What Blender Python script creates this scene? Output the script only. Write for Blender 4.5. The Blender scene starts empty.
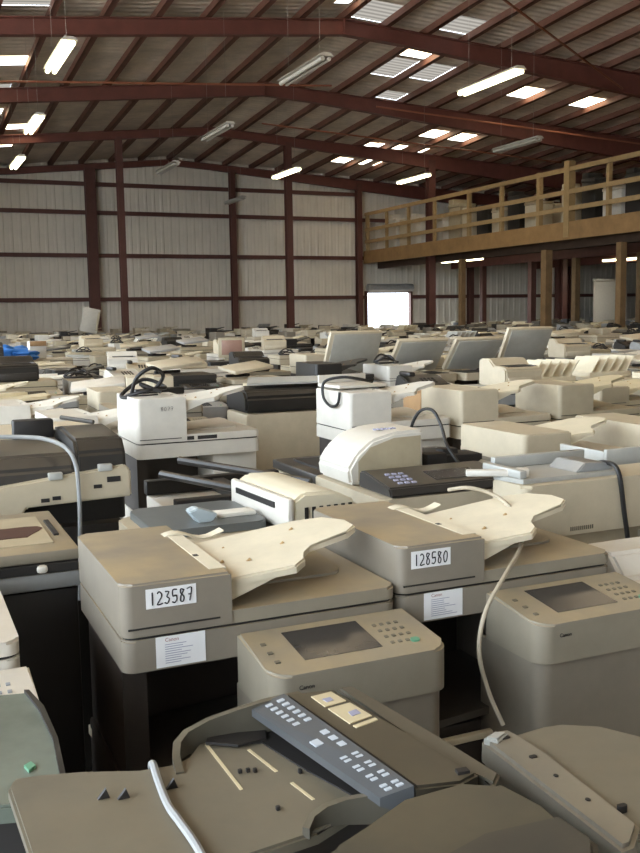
import bpy, bmesh, math, random
from mathutils import Vector, Matrix
R = random.Random(7)
PI = math.pi
C = bpy.context.scene.collection
# ------------------------------------------------------------------ camera
F, PITCH, ROLL, YAW, H = 950.0, math.radians(6.8), math.radians(0.9), math.radians(24), 1.75
fw = Vector((math.sin(YAW)*math.cos(PITCH), math.cos(YAW)*math.cos(PITCH), -math.sin(PITCH)))
rt0 = Vector((math.cos(YAW), -math.sin(YAW), 0)); up0 = rt0.cross(fw)
c_, s_ = math.cos(ROLL), math.sin(ROLL)
RT = rt0*c_ - up0*s_; UP = rt0*s_ + up0*c_
cam = bpy.data.objects.new('camera', bpy.data.cameras.new('camera')); C.objects.link(cam)
cam.data.sensor_fit = 'VERTICAL'; cam.data.sensor_height = 36; cam.data.lens = F*36/853
cam.data.clip_start = .05; cam.data.clip_end = 500
cam.matrix_world = Matrix(((RT.x, UP.x, -fw.x, 0), (RT.y, UP.y, -fw.y, 0), (RT.z, UP.z, -fw.z, H), (0, 0, 0, 1)))
bpy.context.scene.camera = cam
def ray(px, py): return fw + RT*((px-320)/F) + UP*((426.5-py)/F)
def at(px, py, z):
    r = ray(px, py); t = (z-H)/r.z; return (t*r.x, t*r.y)
def aty(px, py, y):
    r = ray(px, py); t = y/r.y; return (t*r.x, y, H+t*r.z)
def proj(x, y, z):
    d = Vector((x, y, z-H)); Z = d.dot(fw)
    return (320+F*d.dot(RT)/Z, 426.5-F*d.dot(UP)/Z) if Z > .01 else (-9999, 0)

# ------------------------------------------------------------------ materials
def srgb(c):
    return tuple(((v/255)/12.92 if v/255 <= .04045 else ((v/255+.055)/1.055)**2.4) for v in c) + (1,)
MATS = {}
def mat(name, col, rough=.5, noise=.12, scale=9., metal=0., bump=0., dust_light=0.):
    if name in MATS: return MATS[name]
    m = bpy.data.materials.new(name); m.use_nodes = True; nt = m.node_tree; b = nt.nodes['Principled BSDF']
    tc = nt.nodes.new('ShaderNodeTexCoord'); n = nt.nodes.new('ShaderNodeTexNoise')
    n.inputs['Scale'].default_value = scale; n.inputs['Detail'].default_value = 5; n.inputs['Roughness'].default_value = .65
    nt.links.new(tc.outputs['Object'], n.inputs['Vector'])
    cr = nt.nodes.new('ShaderNodeValToRGB'); base = srgb(col)
    cr.color_ramp.elements[0].position = .3; cr.color_ramp.elements[1].position = .7
    cr.color_ramp.elements[0].color = tuple(v*(1-noise) for v in base[:3]) + (1,)
    cr.color_ramp.elements[1].color = tuple(min(1, v*(1+noise)) for v in base[:3]) + (1,)
    nt.links.new(n.outputs['Fac'], cr.inputs['Fac']); out = cr.outputs['Color']
    if dust_light:   # settled warehouse dust, blotchy; also paints warm light from above onto upper faces
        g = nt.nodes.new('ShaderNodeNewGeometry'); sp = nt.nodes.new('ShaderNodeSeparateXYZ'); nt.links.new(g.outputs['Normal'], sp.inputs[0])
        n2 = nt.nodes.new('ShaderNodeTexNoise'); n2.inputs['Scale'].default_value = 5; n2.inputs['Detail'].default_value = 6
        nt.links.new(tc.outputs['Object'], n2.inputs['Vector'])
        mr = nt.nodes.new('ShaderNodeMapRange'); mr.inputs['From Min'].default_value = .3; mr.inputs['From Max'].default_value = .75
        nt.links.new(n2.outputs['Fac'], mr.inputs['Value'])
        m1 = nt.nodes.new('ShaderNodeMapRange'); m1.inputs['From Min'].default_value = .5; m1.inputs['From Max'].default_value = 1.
        m1.inputs['To Max'].default_value = dust_light; nt.links.new(sp.outputs['Z'], m1.inputs['Value'])
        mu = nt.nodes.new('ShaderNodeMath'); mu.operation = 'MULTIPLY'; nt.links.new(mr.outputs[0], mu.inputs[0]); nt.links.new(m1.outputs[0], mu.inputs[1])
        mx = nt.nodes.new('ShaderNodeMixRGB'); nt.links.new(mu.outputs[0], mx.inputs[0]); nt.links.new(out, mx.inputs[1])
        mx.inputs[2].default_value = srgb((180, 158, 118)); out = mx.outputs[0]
    nt.links.new(out, b.inputs['Base Color'])
    b.inputs['Roughness'].default_value = rough; b.inputs['Metallic'].default_value = metal
    if bump:
        bn = nt.nodes.new('ShaderNodeBump'); bn.inputs['Strength'].default_value = bump; bn.inputs['Distance'].default_value = .01
        nt.links.new(n.outputs['Fac'], bn.inputs['Height']); nt.links.new(bn.outputs[0], b.inputs['Normal'])
    MATS[name] = m; return m
def emit(name, col, st, stripes=0.):
    m = bpy.data.materials.new(name); m.use_nodes = True; nt = m.node_tree
    for n in list(nt.nodes):
        if n.type == 'BSDF_PRINCIPLED': nt.nodes.remove(n)
    e = nt.nodes.new('ShaderNodeEmission'); e.inputs['Color'].default_value = srgb(col); e.inputs['Strength'].default_value = st
    if stripes:
        tc = nt.nodes.new('ShaderNodeTexCoord'); w = nt.nodes.new('ShaderNodeTexWave'); w.bands_direction = 'Y'
        w.inputs['Scale'].default_value = 1.2; w.inputs['Distortion'].default_value = .6
        nt.links.new(tc.outputs['Object'], w.inputs['Vector'])
        mr = nt.nodes.new('ShaderNodeMapRange'); mr.inputs['To Min'].default_value = st*(1-stripes); mr.inputs['To Max'].default_value = st
        nt.links.new(w.outputs['Fac'], mr.inputs['Value']); nt.links.new(mr.outputs[0], e.inputs['Strength'])
    nt.links.new(e.outputs[0], nt.nodes['Material Output'].inputs[0]); MATS[name] = m; return m
# palettes: shell, cover top, trim, dark
PAL = {
 'taupe':  dict(a=mat('taupe plastic', (126, 118, 105), .42, .07, dust_light=.9), b=mat('taupe panel', (138, 130, 114), .45, .08, dust_light=.75), t=mat('cream tray plastic', (214, 204, 180), .5, .08)),
 'cream':  dict(a=mat('cream plastic', (184, 172, 148), .45, .07, dust_light=.4), b=mat('cream panel', (190, 178, 154), .45, .07, dust_light=.3), t=mat('ivory tray plastic', (216, 206, 180), .5, .06)),
 'white':  dict(a=mat('white plastic', (204, 199, 188), .4, .06, dust_light=.35), b=mat('white panel', (208, 202, 190), .4, .06, dust_light=.3), t=mat('white tray plastic', (224, 220, 208), .5, .05)),
 'beige':  dict(a=mat('beige plastic', (160, 148, 124), .48, .09, dust_light=.4), b=mat('beige panel', (166, 154, 128), .48, .09, dust_light=.4), t=mat('beige tray plastic', (198, 184, 150), .5, .08)),
 'grey':   dict(a=mat('grey plastic', (138, 139, 138), .42, .08, dust_light=.4), b=mat('grey panel', (150, 150, 148), .45, .08, dust_light=.4), t=mat('grey tray plastic', (170, 170, 164), .5, .08)),
 'black':  dict(a=mat('black plastic', (38, 36, 34), .4, .15, dust_light=.1), b=mat('charcoal panel', (50, 47, 44), .4, .15, dust_light=.14), t=mat('charcoal tray plastic', (66, 62, 56), .45, .12)),
}
dark = mat('dark cavity plastic', (30, 27, 25), .6, .2)
darkbody = mat('dark brown cabinet', (52, 45, 40), .5, .15)
darkgrey = mat('olive grey plastic', (74, 70, 60), .42, .08, dust_light=.12)
olive = mat('olive tray plastic', (102, 96, 82), .5, .1, dust_light=.12)
screenm = mat('dusty screen', (58, 56, 55), .22, .1)
glassm = mat('platen glass', (104, 112, 102), .25, .2, 5)
whitepaper = mat('white paper', (226, 226, 226), .7, .03)
ink = mat('ink', (28, 26, 30), .6, .02)
greyink = mat('faint print', (150, 150, 170), .6, .02)
redink = mat('faded red print', (150, 90, 80), .6, .02)
keym = mat('pale keys', (150, 154, 158), .4, .05)
greenkey = mat('green key', (96, 150, 120), .4, .05)
blackrub = mat('black cable rubber', (26, 25, 25), .45, .05)
greycab = mat('grey cable', (150, 152, 152), .45, .05)
beigecab = mat('beige cable', (170, 160, 140), .45, .05)
blue = mat('blue tarpaulin', (40, 110, 190), .5, .15, 6)
cardboard = mat('cardboard', (150, 118, 80), .8, .08)
padm = mat('platen pad', (168, 165, 154), .7, .06)
stain = mat('rust stain', (70, 38, 22), .7, .3, 14)
redsteel = mat('red oxide steel', (106, 60, 50), .6, .18, 2)
purlinm = mat('brown purlin steel', (112, 76, 64), .6, .18, 2)
colm = mat('dark red column paint', (90, 54, 46), .55, .15, 2)
wood = mat('yellow pine timber', (160, 132, 90), .65, .16, 3)
woodd = mat('weathered fascia timber', (148, 114, 72), .65, .2, 1.5)
postm = mat('weathered post timber', (132, 104, 70), .7, .18, 3)
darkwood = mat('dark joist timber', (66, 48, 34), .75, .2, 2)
deckm = mat('plywood', (110, 86, 60), .75, .15, 2)

# ------------------------------------------------------------------ mesh helpers
def box(bm, x0, x1, y0, y1, z0, z1, bev=0., seg=2):
    M = Matrix.Translation(((x0+x1)/2, (y0+y1)/2, (z0+z1)/2)) @ Matrix.Diagonal((abs(x1-x0), abs(y1-y0), abs(z1-z0), 1))
    r = bmesh.ops.create_cube(bm, size=1, matrix=M)
    if bev:
        es = list({e for v in r['verts'] for e in v.link_edges})
        bmesh.ops.bevel(bm, geom=es, offset=bev, segments=seg, affect='EDGES', profile=.5, clamp_overlap=True)
    return bm
def prism(bm, pts, z0, z1, bev=0., seg=2):
    """pts = xy outline; z0/z1 = number or function(x, y)"""
    f0 = z0 if callable(z0) else (lambda x, y: z0); f1 = z1 if callable(z1) else (lambda x, y: z1)
    a = sum(pts[i][0]*pts[(i+1) % len(pts)][1]-pts[(i+1) % len(pts)][0]*pts[i][1] for i in range(len(pts)))
    if a < 0: pts = pts[::-1]
    lo = [bm.verts.new((x, y, f0(x, y))) for x, y in pts]; hi = [bm.verts.new((x, y, f1(x, y))) for x, y in pts]
    n = len(pts); top = bm.faces.new(hi); bm.faces.new(lo[::-1])
    for i in range(n): bm.faces.new((lo[i], lo[(i+1) % n], hi[(i+1) % n], hi[i]))
    if bev: bmesh.ops.bevel(bm, geom=list(top.edges), offset=bev, segments=seg, affect='EDGES', clamp_overlap=False)
    return bm
def profile(bm, pts, a0, a1, axis='x', bev=0.):
    """extrude an outline along x (pts = y,z) or y (pts = x,z)"""
    a = sum(pts[i][0]*pts[(i+1) % len(pts)][1]-pts[(i+1) % len(pts)][0]*pts[i][1] for i in range(len(pts)))
    if a < 0: pts = pts[::-1]
    mk = (lambda t, p: (t, p[0], p[1])) if axis == 'x' else (lambda t, p: (p[0], t, p[1]))
    A = [bm.verts.new(mk(a0, p)) for p in pts]; B = [bm.verts.new(mk(a1, p)) for p in pts]; n = len(pts)
    fs = [bm.faces.new(A), bm.faces.new(B[::-1])] + [bm.faces.new((A[i], B[i], B[(i+1) % n], A[(i+1) % n])) for i in range(n)]
    bmesh.ops.recalc_face_normals(bm, faces=fs)
    if bev: bmesh.ops.bevel(bm, geom=list({e for f in fs for e in f.edges}), offset=bev, segments=2, affect='EDGES', clamp_overlap=True)
    return bm
def rounded(x0, x1, y0, y1, r, n=5, corners='1111'):
    out = []
    for k, (cx, cy, a) in enumerate(((x0+r, y0+r, PI), (x1-r, y0+r, 1.5*PI), (x1-r, y1-r, 0), (x0+r, y1-r, .5*PI))):
        if corners[k] == '1': out += [(cx+r*math.cos(a+i*PI/2/n), cy+r*math.sin(a+i*PI/2/n)) for i in range(n+1)]
        else: out.append(((x0, x1, x1, x0)[k], (y0, y0, y1, y1)[k]))
    return out
def tube(bm, pts, r, n=8, smooth=4):
    P = [Vector(p) for p in pts]
    if smooth and len(P) > 2:
        Q = []
        for i in range(len(P)-1):
            p0, p1, p2, p3 = P[max(i-1, 0)], P[i], P[i+1], P[min(i+2, len(P)-1)]
            for k in range(smooth):
                t = k/smooth; Q.append(.5*((2*p1)+(-p0+p2)*t+(2*p0-5*p1+4*p2-p3)*t*t+(-p0+3*p1-3*p2+p3)*t**3))
        P = Q+[P[-1]]
    rings = []; prev = None
    for i, p in enumerate(P):
        d = (P[min(i+1, len(P)-1)]-P[max(i-1, 0)]).normalized()
        u = d.orthogonal().normalized() if prev is None else (prev-d*prev.dot(d)).normalized()
        prev = u; w = d.cross(u)
        rings.append([bm.verts.new(p+(u*math.cos(a)+w*math.sin(a))*r) for a in (2*PI*k/n for k in range(n))])
    for A, B in zip(rings, rings[1:]):
        for k in range(n): bm.faces.new((A[k], A[(k+1) % n], B[(k+1) % n], B[k]))
    bm.faces.new(rings[0][::-1]); bm.faces.new(rings[-1]); return bm
def obj(name, bm, m, parent=None, smooth=True, mw=None):
    me = bpy.data.meshes.new(name)
    bm.to_mesh(me); bm.free()
    if smooth:
        for p in me.polygons: p.use_smooth = True
        me.set_sharp_from_angle(angle=math.radians(38))
    me.materials.append(m); o = bpy.data.objects.new(name, me); C.objects.link(o)
    if parent: o.parent = parent
    return o
def B(): return bmesh.new()
def tag(o, label, cat, group=None, kind=None):
    o['label'] = label; o['category'] = cat
    if group: o['group'] = group
    if kind: o['kind'] = kind
    return o
def thing(name, label, cat, loc=(0, 0, 0), rz=0., group=None):
    o = bpy.data.objects.new(name, None); C.objects.link(o); o.location = loc; o.rotation_euler = (0, 0, rz); o.empty_display_size = .1
    return tag(o, label, cat, group)
def struct(name, bm, m, smooth=False, label=None):
    o = obj(name, bm, m, None, smooth); o['kind'] = 'structure'
    if label: o['label'] = label
    return o
KIDS = {}
def kids(o):
    if not KIDS:
        for q in bpy.data.objects:
            if q.parent: KIDS.setdefault(q.parent.name, []).append(q)
    return KIDS.get(o.name, [])
def copy_tree(o, parent=None):
    c = o.copy(); C.objects.link(c)
    if parent: c.parent = parent
    for ch in kids(o): copy_tree(ch, c)
    return c

# ------------------------------------------------------------------ building
WY = 49.0; RX = 13.5; X0, X1, Y0 = -8.6, 56.0, -14.0
def roofz(x, y): return 9.95+(WY-y)*.055*(1 if y > 21 else 0)+(28*.055 if y <= 21 else 0)-(.1*(RX-x) if x < RX else .055*(x-RX))
conc = mat('grey concrete', (112, 106, 98), .75, .2, 1.2, bump=.1)
struct('floor', box(B(), X0-6, X1, Y0-6, WY+9, -.2, 0), conc)
# corrugated wall sheeting
wallm = mat('pale metal wall sheet', (222, 214, 200), .5, .08, .6)
def corrugated(bm, a0, a1, z0, z1, ztop, pos, axis='x', pitch=.42):
    n = max(1, int(round((a1-a0)/pitch))); prof = []
    for i in range(n):
        s = a0+i*(a1-a0)/n; w = (a1-a0)/n
        prof += [(s, 0), (s+w*.58, 0), (s+w*.66, -.035), (s+w*.9, -.035)]
    prof.append((a1, 0)); f = (lambda a, d, z: (a, pos+d, z)) if axis == 'x' else (lambda a, d, z: (pos+d, a, z))
    lo = [bm.verts.new(f(a, d, z0)) for a, d in prof]; hi = [bm.verts.new(f(a, d, z1 if z1 else ztop(a))) for a, d in prof]
    for i in range(len(prof)-1): bm.faces.new((lo[i], lo[i+1], hi[i+1], hi[i]))
dx0, dx1, dz = 24.95, 27.75, 2.85
top = lambda x: roofz(x, WY)+.05
bm = B(); corrugated(bm, X0, dx0, 0, None, top, WY+.25); corrugated(bm, dx0, dx1, dz, None, top, WY+.25); corrugated(bm, dx1, X1, 0, None, top, WY+.25)
struct('wall_back', bm, wallm)
bm = B(); corrugated(bm, 27, WY, 0, None, lambda y: roofz(X0, y)+.05, X0, 'y'); struct('wall_left', bm, wallm)
bm = B(); corrugated(bm, X0, X1, 0, None, lambda x: roofz(x, Y0)+.05, Y0); struct('wall_front', bm, wallm)
for y in (Y0+.2, -7, 0, 7, 14, 21, 26.8): struct('bay_column', box(B(), X0-.15, X0+.15, y-.1, y+.1, 0, roofz(X0, y)-.3), colm)
bm = B(); corrugated(bm, Y0, WY, 0, None, lambda y: roofz(X1, y)+.05, X1, 'y'); struct('wall_right', bm, wallm)
# roll-up door, open
t = bpy.data.objects.new('door_1', None); C.objects.link(t); t['kind'] = 'structure'
obj('door_frame', box(box(box(B(), dx0-.12, dx0, WY, WY+.3, 0, dz+.12), dx1, dx1+.12, WY, WY+.3, 0, dz+.12), dx0, dx1, WY, WY+.3, dz, dz+.12), colm, t)
bm = B(); tube(bm, [(dx0-.05, WY-.1, dz+.3), (dx1+.05, WY-.1, dz+.3)], .22, 16, 0); obj('rolled_shutter', bm, mat('shutter steel', (150, 150, 148), .4, .1), t)
struct('side_bounce_ground', box(B(), X0-70, X0-6.05, Y0-30, WY+8.9, -.25, -.05), mat('pale yard concrete', (206, 202, 194), .8, .1, .5))  # unseen pale ground added to bounce daylight up onto the roof
struct('yard', box(B(), X0-60, X1+60, WY+9, WY+80, -.25, -.05), mat('pale yard concrete', (206, 202, 194), .8, .1, .5))
# girts
for i, z in enumerate((2.62, 4.82, 6.95, 8.35)):
    bm = B()
    for a, b_ in (((X0, dx0-.12), (dx1+.12, X1)) if z < dz+.3 else ((X0, X1),)):
        if z > 8: a, b_ = 2.2, 24.2
        box(bm, a, b_, WY+.02, WY+.17, z-.1, z+.1)
    o = struct('wall_girt', bm, colm)
# columns against far wall, interior columns on the third frame
for k in range(-1, 6):
    x = 9.4+7.45*k
    if k == 2: x = 24.32
    bm = B(); w = .26 if k == 0 else .14
    zt = roofz(x, WY)-.45
    box(bm, x-w, x+w, WY-.36, WY-.34+.04, 0, zt); box(bm, x-w, x+w, WY-.02, WY+.02, 0, zt); box(bm, x-.02, x+.02, WY-.34, WY, 0, zt)
    struct('wall_column', bm, colm)
for x, w in ((1.6, .13), (9.38, .13), (17.26, .14), (24.95, .19), (33.2, .15), (41.2, .15)):
    bm = B(); zt = roofz(x, 42)-.5
    box(bm, x-w, x+w, 41.82, 41.85, 0, zt); box(bm, x-w, x+w, 42.15, 42.18, 0, zt); box(bm, x-.02, x+.02, 41.85, 42.15, 0, zt); box(bm, x-w-.05, x+w+.05, 41.75, 42.25, 0, .04)
    struct('interior_column', bm, colm)
# rafters
for fy in (0, 7, 14, 21, 28, 35, 42, 48.9):
    d0 = .24 if fy > 48 else .30 if fy == 42 else .42
    def ln(x): return roofz(x, fy)-.26
    def bt(x): return ln(x)-(d0 if x < RX+2 else d0+min(1.25, (x-RX-2)*.062))
    xs = [X0, RX, RX+2, X1]; top_ = [(x, ln(x)) for x in (X0, RX, X1)]
    bm = B(); profile(bm, [(x, bt(x)) for x in xs]+top_[::-1], fy-.015, fy+.015, 'y')
    for s in range(len(xs)-1):
        xa, xb = xs[s], xs[s+1]; w = .14
        profile(bm, [(xa, bt(xa)-.03), (xb, bt(xb)-.03), (xb, bt(xb)), (xa, bt(xa))], fy-w, fy+w, 'y')
    for s in range(2):
        (xa, za), (xb, zb) = top_[s], top_[s+1]; profile(bm, [(xa, za), (xb, zb), (xb, zb+.03), (xa, za+.03)], fy-.14, fy+.14, 'y')
    for x in (RX-.02,): box(bm, x-.02, x+.02, fy-.13, fy+.13, bt(x), ln(x))
    struct('roof_rafter', bm, redsteel)
# purlins every 1.5 m, roof sheets between them with skylight cells
PX = [RX+1.5*k for k in range(int((X0-RX)/1.5), int((X1-RX)/1.5)+1)]
for x in PX:
    bm = B()
    for ya, yb in ((Y0, 21), (21, WY+.2)):
        za, zb = roofz(x, ya+.001)-.22, roofz(x, yb)-.22
        v = [bm.verts.new(p) for p in ((x-.05, ya, za), (x+.05, ya, za), (x+.05, ya, za+.22), (x-.05, ya, za+.22), (x-.05, yb, zb), (x+.05, yb, zb), (x+.05, yb, zb+.22), (x-.05, yb, zb+.22))]
        for f in ((0, 1, 2, 3), (7, 6, 5, 4), (0, 4, 5, 1), (1, 5, 6, 2), (2, 6, 7, 3), (3, 7, 4, 0)): bm.faces.new([v[i] for i in f])
        v = [bm.verts.new(p) for p in ((x-.05, ya, za), (x+.13, ya, za), (x+.13, ya, za+.012), (x-.05, ya, za+.012), (x-.05, yb, zb), (x+.13, yb, zb), (x+.13, yb, zb+.012), (x-.05, yb, zb+.012))]
        for f in ((0, 1, 2, 3), (7, 6, 5, 4), (0, 4, 5, 1), (1, 5, 6, 2), (2, 6, 7, 3), (3, 7, 4, 0)): bm.faces.new([v[i] for i in f])
    struct('roof_purlin', bm, purlinm)
# skylights: (x centre, y centre, x width, y length, brightness 0 dim / 1 bright)
def roofpt(px, py):
    r = ray(px, py); t = 5.
    for _ in range(60): t += (roofz(t*r.x, t*r.y)-(H+t*r.z))/(r.z+.06)*.7
    return t*r.x, t*r.y
SKY = []
for px, py, w_, l, b_ in ((523, 92, 1.35, 1.3, 1), (568, 99, 1.35, 1.3, 1), (421, 132, 1.3, 1.3, 1), (460, 137, 1.3, 1.3, 1), (342, 160, .8, 1.1, 1), (361, 161.5, .8, 1.1, 1), (383, 164, .7, 1.1, 1),
        (371, 144.5, .4, .7, 1), (379, 145, .3, .7, 1), (398, 147, .7, .8, 1), (420, 150, .6, .9, 1), (385, 13, 1.4, 1.5, 0), (403, 49, 1.3, 1.1, 1), (380, 65, 1.3, 2.0, 0), (447, 22, 1.4, 1.3, 0), (390, 95, 1.3, 1.0, 0), (345, 0, .5, .5, 1),
        (430, 72, 1.3, 1.8, 0), (13, 60.5, 1.4, .95, 1), (8, 86, 1.0, .5, 0), (6, 111, 1.1, .8, 1), (3, 127, 1.1, .8, 1), (2, 144.5, .9, .9, 1), (18, 2, 1.6, .5, 0)):
    x, y = roofpt(px, py); x = RX+1.5*math.floor((x-RX)/1.5)+.77 if w_ > .9 else x; SKY.append((x, y, w_, l, b_))
for y in (2, 9, 16): SKY += [(x, y, 1.35, 3.0, 1) for x in (0.75, 8.2, 15.75, 21.8)]  # unseen skylights over the foreground, added to brighten the machine tops
for x, y in ((30.5, 24.5), (39.5, 26.), (39.5, 40.), (-3.7, 27.), (-3.7, 36.)): SKY.append((x, y, 1.35, 2.4, 1))
cut = []
for x, y, w, l, b_ in SKY: cut.append((x-w/2, x+w/2, y-l/2, y+l/2))
# roof plane as strips split at every cut edge
xs = sorted(set([X0, X1, RX]+[round(v, 3) for c in cut for v in c[:2]]+[round(p, 3) for p in PX]))
bm = B()
for xa, xb in zip(xs, xs[1:]):
    if xb-xa < 1e-3: continue
    xm = (xa+xb)/2; cs = sorted((c[2], c[3]) for c in cut if c[0] < xm < c[1]); ys = [(Y0, None)]; segs = []; y = Y0
    for a, b_ in cs:
        if a > y: segs.append((y, a))
        y = max(y, b_)
    segs.append((y, WY+.4))
    for a, b_ in segs:
        parts = [(a, b_)] if not a < 21 < b_ else [(a, 21), (21, b_)]
        for p, q in parts:
            v = [bm.verts.new((X, Y, roofz(X, Y if Y != 21 else 21))) for X, Y in ((xa, p), (xb, p), (xb, q), (xa, q))]; bm.faces.new(v)
roofm = mat('grey roof sheet', (222, 210, 196), .6, .25, .9)
nt = roofm.node_tree; w = nt.nodes.new('ShaderNodeTexWave'); w.bands_direction = 'Y'; w.inputs['Scale'].default_value = 1.; w.inputs['Distortion'].default_value = .1
bn = nt.nodes.new('ShaderNodeBump'); bn.inputs['Strength'].default_value = .6; bn.inputs['Distance'].default_value = .05
nt.links.new(nt.nodes['Texture Coordinate'].outputs['Object'], w.inputs['Vector']); nt.links.new(w.outputs['Fac'], bn.inputs['Height']); nt.links.new(bn.outputs[0], nt.nodes['Principled BSDF'].inputs['Normal'])
struct('ceiling', bm, roofm)
skyb = emit('translucent skylight sheet, clear', (255, 232, 192), 8.0, .1); skyd = emit('translucent skylight sheet, dirty', (228, 222, 212), .75, .45)  # own glow stands in for daylight coming through the sheets
for k, (x, y, w_, l, b_) in enumerate(SKY):
    bm = B(); v = [bm.verts.new((X, Y, roofz(X, Y)+.01)) for X, Y in ((x-w_/2, y-l/2), (x+w_/2, y-l/2), (x+w_/2, y+l/2), (x-w_/2, y+l/2))]; bm.faces.new(v)
    struct('window_%d' % (k+1), bm, skyb if b_ else skyd)
# diagonal brace rods and conduits
for a, b_ in (((14.2, 21.2, 9.9), (24.5, 27.8, 9.6)), ((17.5, 33.5, 9.6), (32, 33.6, 8.9)), ((3.0, 31.8, 9.0), (15., 32.2, 9.9)), ((14.5, 38, 9.6), (30, 38.2, 8.8))):
    bm = B(); tube(bm, [a, b_], .035, 8, 0); struct('conduit_pipe', bm, mat('orange brown conduit', (150, 92, 66), .5, .1))
# far wall eave trims
struct('trim_1', box(B(), X0, X1, WY+.02, WY+.2, 0, .3), mat('grime plinth', (90, 80, 72), .8, .2))

# ------------------------------------------------------------------ lights
tubem = emit('fluorescent tube glow', (255, 246, 200), 9.)
offm = mat('unlit fixture enamel', (176, 170, 160), .4, .05)
LZ = 7.2
def fixture(a, b_, lit, label, z=LZ, ln=2.5):
    A = Vector(at(*a, z)+(z,)); Bv = Vector(at(*b_, z)+(z,)); m = (A+Bv)/2
    t = thing('strip_light', label, 'ceiling light', (m.x, m.y, z), 0, None)
    bm = B(); profile(bm, [(-.17, .03), (.17, .03), (.09, .10), (-.09, .10)], -ln/2, ln/2, 'y'); obj('housing', bm, offm, t)
    for s in (-.075, .075):
        bm = B(); tube(bm, [(s, -ln/2+.04, -.02), (s, ln/2-.04, -.02)], .05, 10, 0); obj('lamp_tube', bm, tubem if lit else offm, t)
    bm = B(); zt = (roofz(m.x, m.y)-.05-z) if z > 5 else .1
    for s in (-.9, .9): tube(bm, [(0, s, .1), (0, s, zt)], .003, 5, 0); obj('hanger', bm, offm, t); bm = B()
    bm.free()
    if lit:
        L = bpy.data.lights.new('strip_light_glow', 'AREA'); L.shape = 'RECTANGLE'; L.size = .25; L.size_y = ln; L.energy = 90; L.color = (1, .93, .8)
        lo = bpy.data.objects.new('strip_light_glow', L); C.objects.link(lo); lo.parent = t; lo.location = (0, 0, -.06)
for a, b_, lit, lb in (((52, 72), (68, 40), 1, 'lit strip light hanging high at left, nearest of the left-hand row'),
    ((30, 134), (38, 114), 1, 'lit strip light hanging at left, second of the left-hand row'),
    ((15, 168), (20, 157), 1, 'small lit strip light at left just above the far wall top'),
    ((462, 95), (520, 68), 1, 'large lit strip light under the right roof slope beside twin skylights'),
    ((398, 184), (430, 173), 1, 'lit strip light just above the far end of the mezzanine railing'),
    ((275, 178), (298, 168), 1, 'lit strip light hanging by the central interior column top'),
    ((285, 85), (325, 55), 0, 'unlit strip light below the roof ridge, largest of the unlit ones'),
    ((205, 140), (230, 124), 0, 'unlit strip light below the third rafter left of centre'),
    ((160, 172), (175, 164), 0, 'small unlit strip light in front of the far wall top'),
    ((227, 204), (243, 197), 0, 'unlit strip light hanging in front of the corrugated far wall'),
    ((495, 152), (540, 138), 0, 'unlit strip light under the right rafter above the mezzanine railing')):
    fixture(a, b_, lit, lb)
for a, b_, lb, ln_ in (((440, 263), (465, 259), 'lit strip light under the mezzanine, left one of the close pair', 1.8), ((468, 261), (482, 257), 'lit strip light under the mezzanine, right shorter one of the close pair', 1.3),
        ((622, 260), (642, 257), 'lit strip light under the mezzanine at the right picture edge', 2.2), ((604, 261), (616, 259), 'small lit strip light under the mezzanine left of the edge one', 1.)):
    fixture(a, b_, 1, lb, 4.34, ln_)

# ------------------------------------------------------------------ mezzanine
MX = 24.7; MY0, MZ0, MZ1 = 14.0, 4.5, 5.2
struct('trim_2', box(B(), MX-.06, MX, MY0, WY-.1, MZ0, MZ1), woodd, label='timber fascia of the mezzanine')
m_ = struct('mezzanine_floor', box(B(), MX, X1-.2, MY0, WY-.1, MZ1-.08, MZ1-.02), deckm)
y = MY0+.3
while y < WY-.5:
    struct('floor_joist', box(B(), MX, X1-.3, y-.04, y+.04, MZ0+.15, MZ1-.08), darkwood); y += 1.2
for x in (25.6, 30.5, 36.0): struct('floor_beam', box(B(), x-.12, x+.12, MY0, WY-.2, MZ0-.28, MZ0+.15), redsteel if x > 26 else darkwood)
for py_, w in ((39.4, .13), (32.9, .17), (28.4, .14)):
    struct('mezzanine_post', box(B(), 25.15-w, 25.15+w, py_-w, py_+w, 0, MZ0-.28, .01), postm)
for x, y, w, m in ((30.5, 37.6, .15, postm), (30.5, 45.6, .14, colm), (30.5, 41.1, .16, colm), (30.5, 33.2, .13, postm), (36., 46., .14, colm), (36., 39., .16, postm), (36, 31, .15, postm)):
    struct('mezzanine_post', box(B(), x-w, x+w, y-w, y+w, 0, MZ0-.28, .01), m)
rail = thing('guard_rail', 'yellow timber guard rail running along the mezzanine edge', 'railing', (MX+.06, 0, MZ1))
for y, w, hgt in ((48.6, .09, 2.0), (46.3, .07, 1.95), (43.9, .07, 2.), (41.3, .07, 2.05), (38.2, .08, 2.05), (35.6, .08, 2.1), (32.9, .1, 2.15), (31.0, .16, 2.35), (28.7, .08, 2.1), (26.4, .1, 2.1), (24., .1, 2.1), (20, .1, 2.1), (16, .1, 2.1)):
    obj('rail_post', box(B(), -w, w, y-w, y+w, -.6 if w > .09 else -.02, hgt), wood, rail)
for z in (.5, 1.15, 2.02):
    obj('rail_board', box(B(), -.14, -.08, 14.2, 48.7, z-.09, z+.09), wood, rail)
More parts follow.
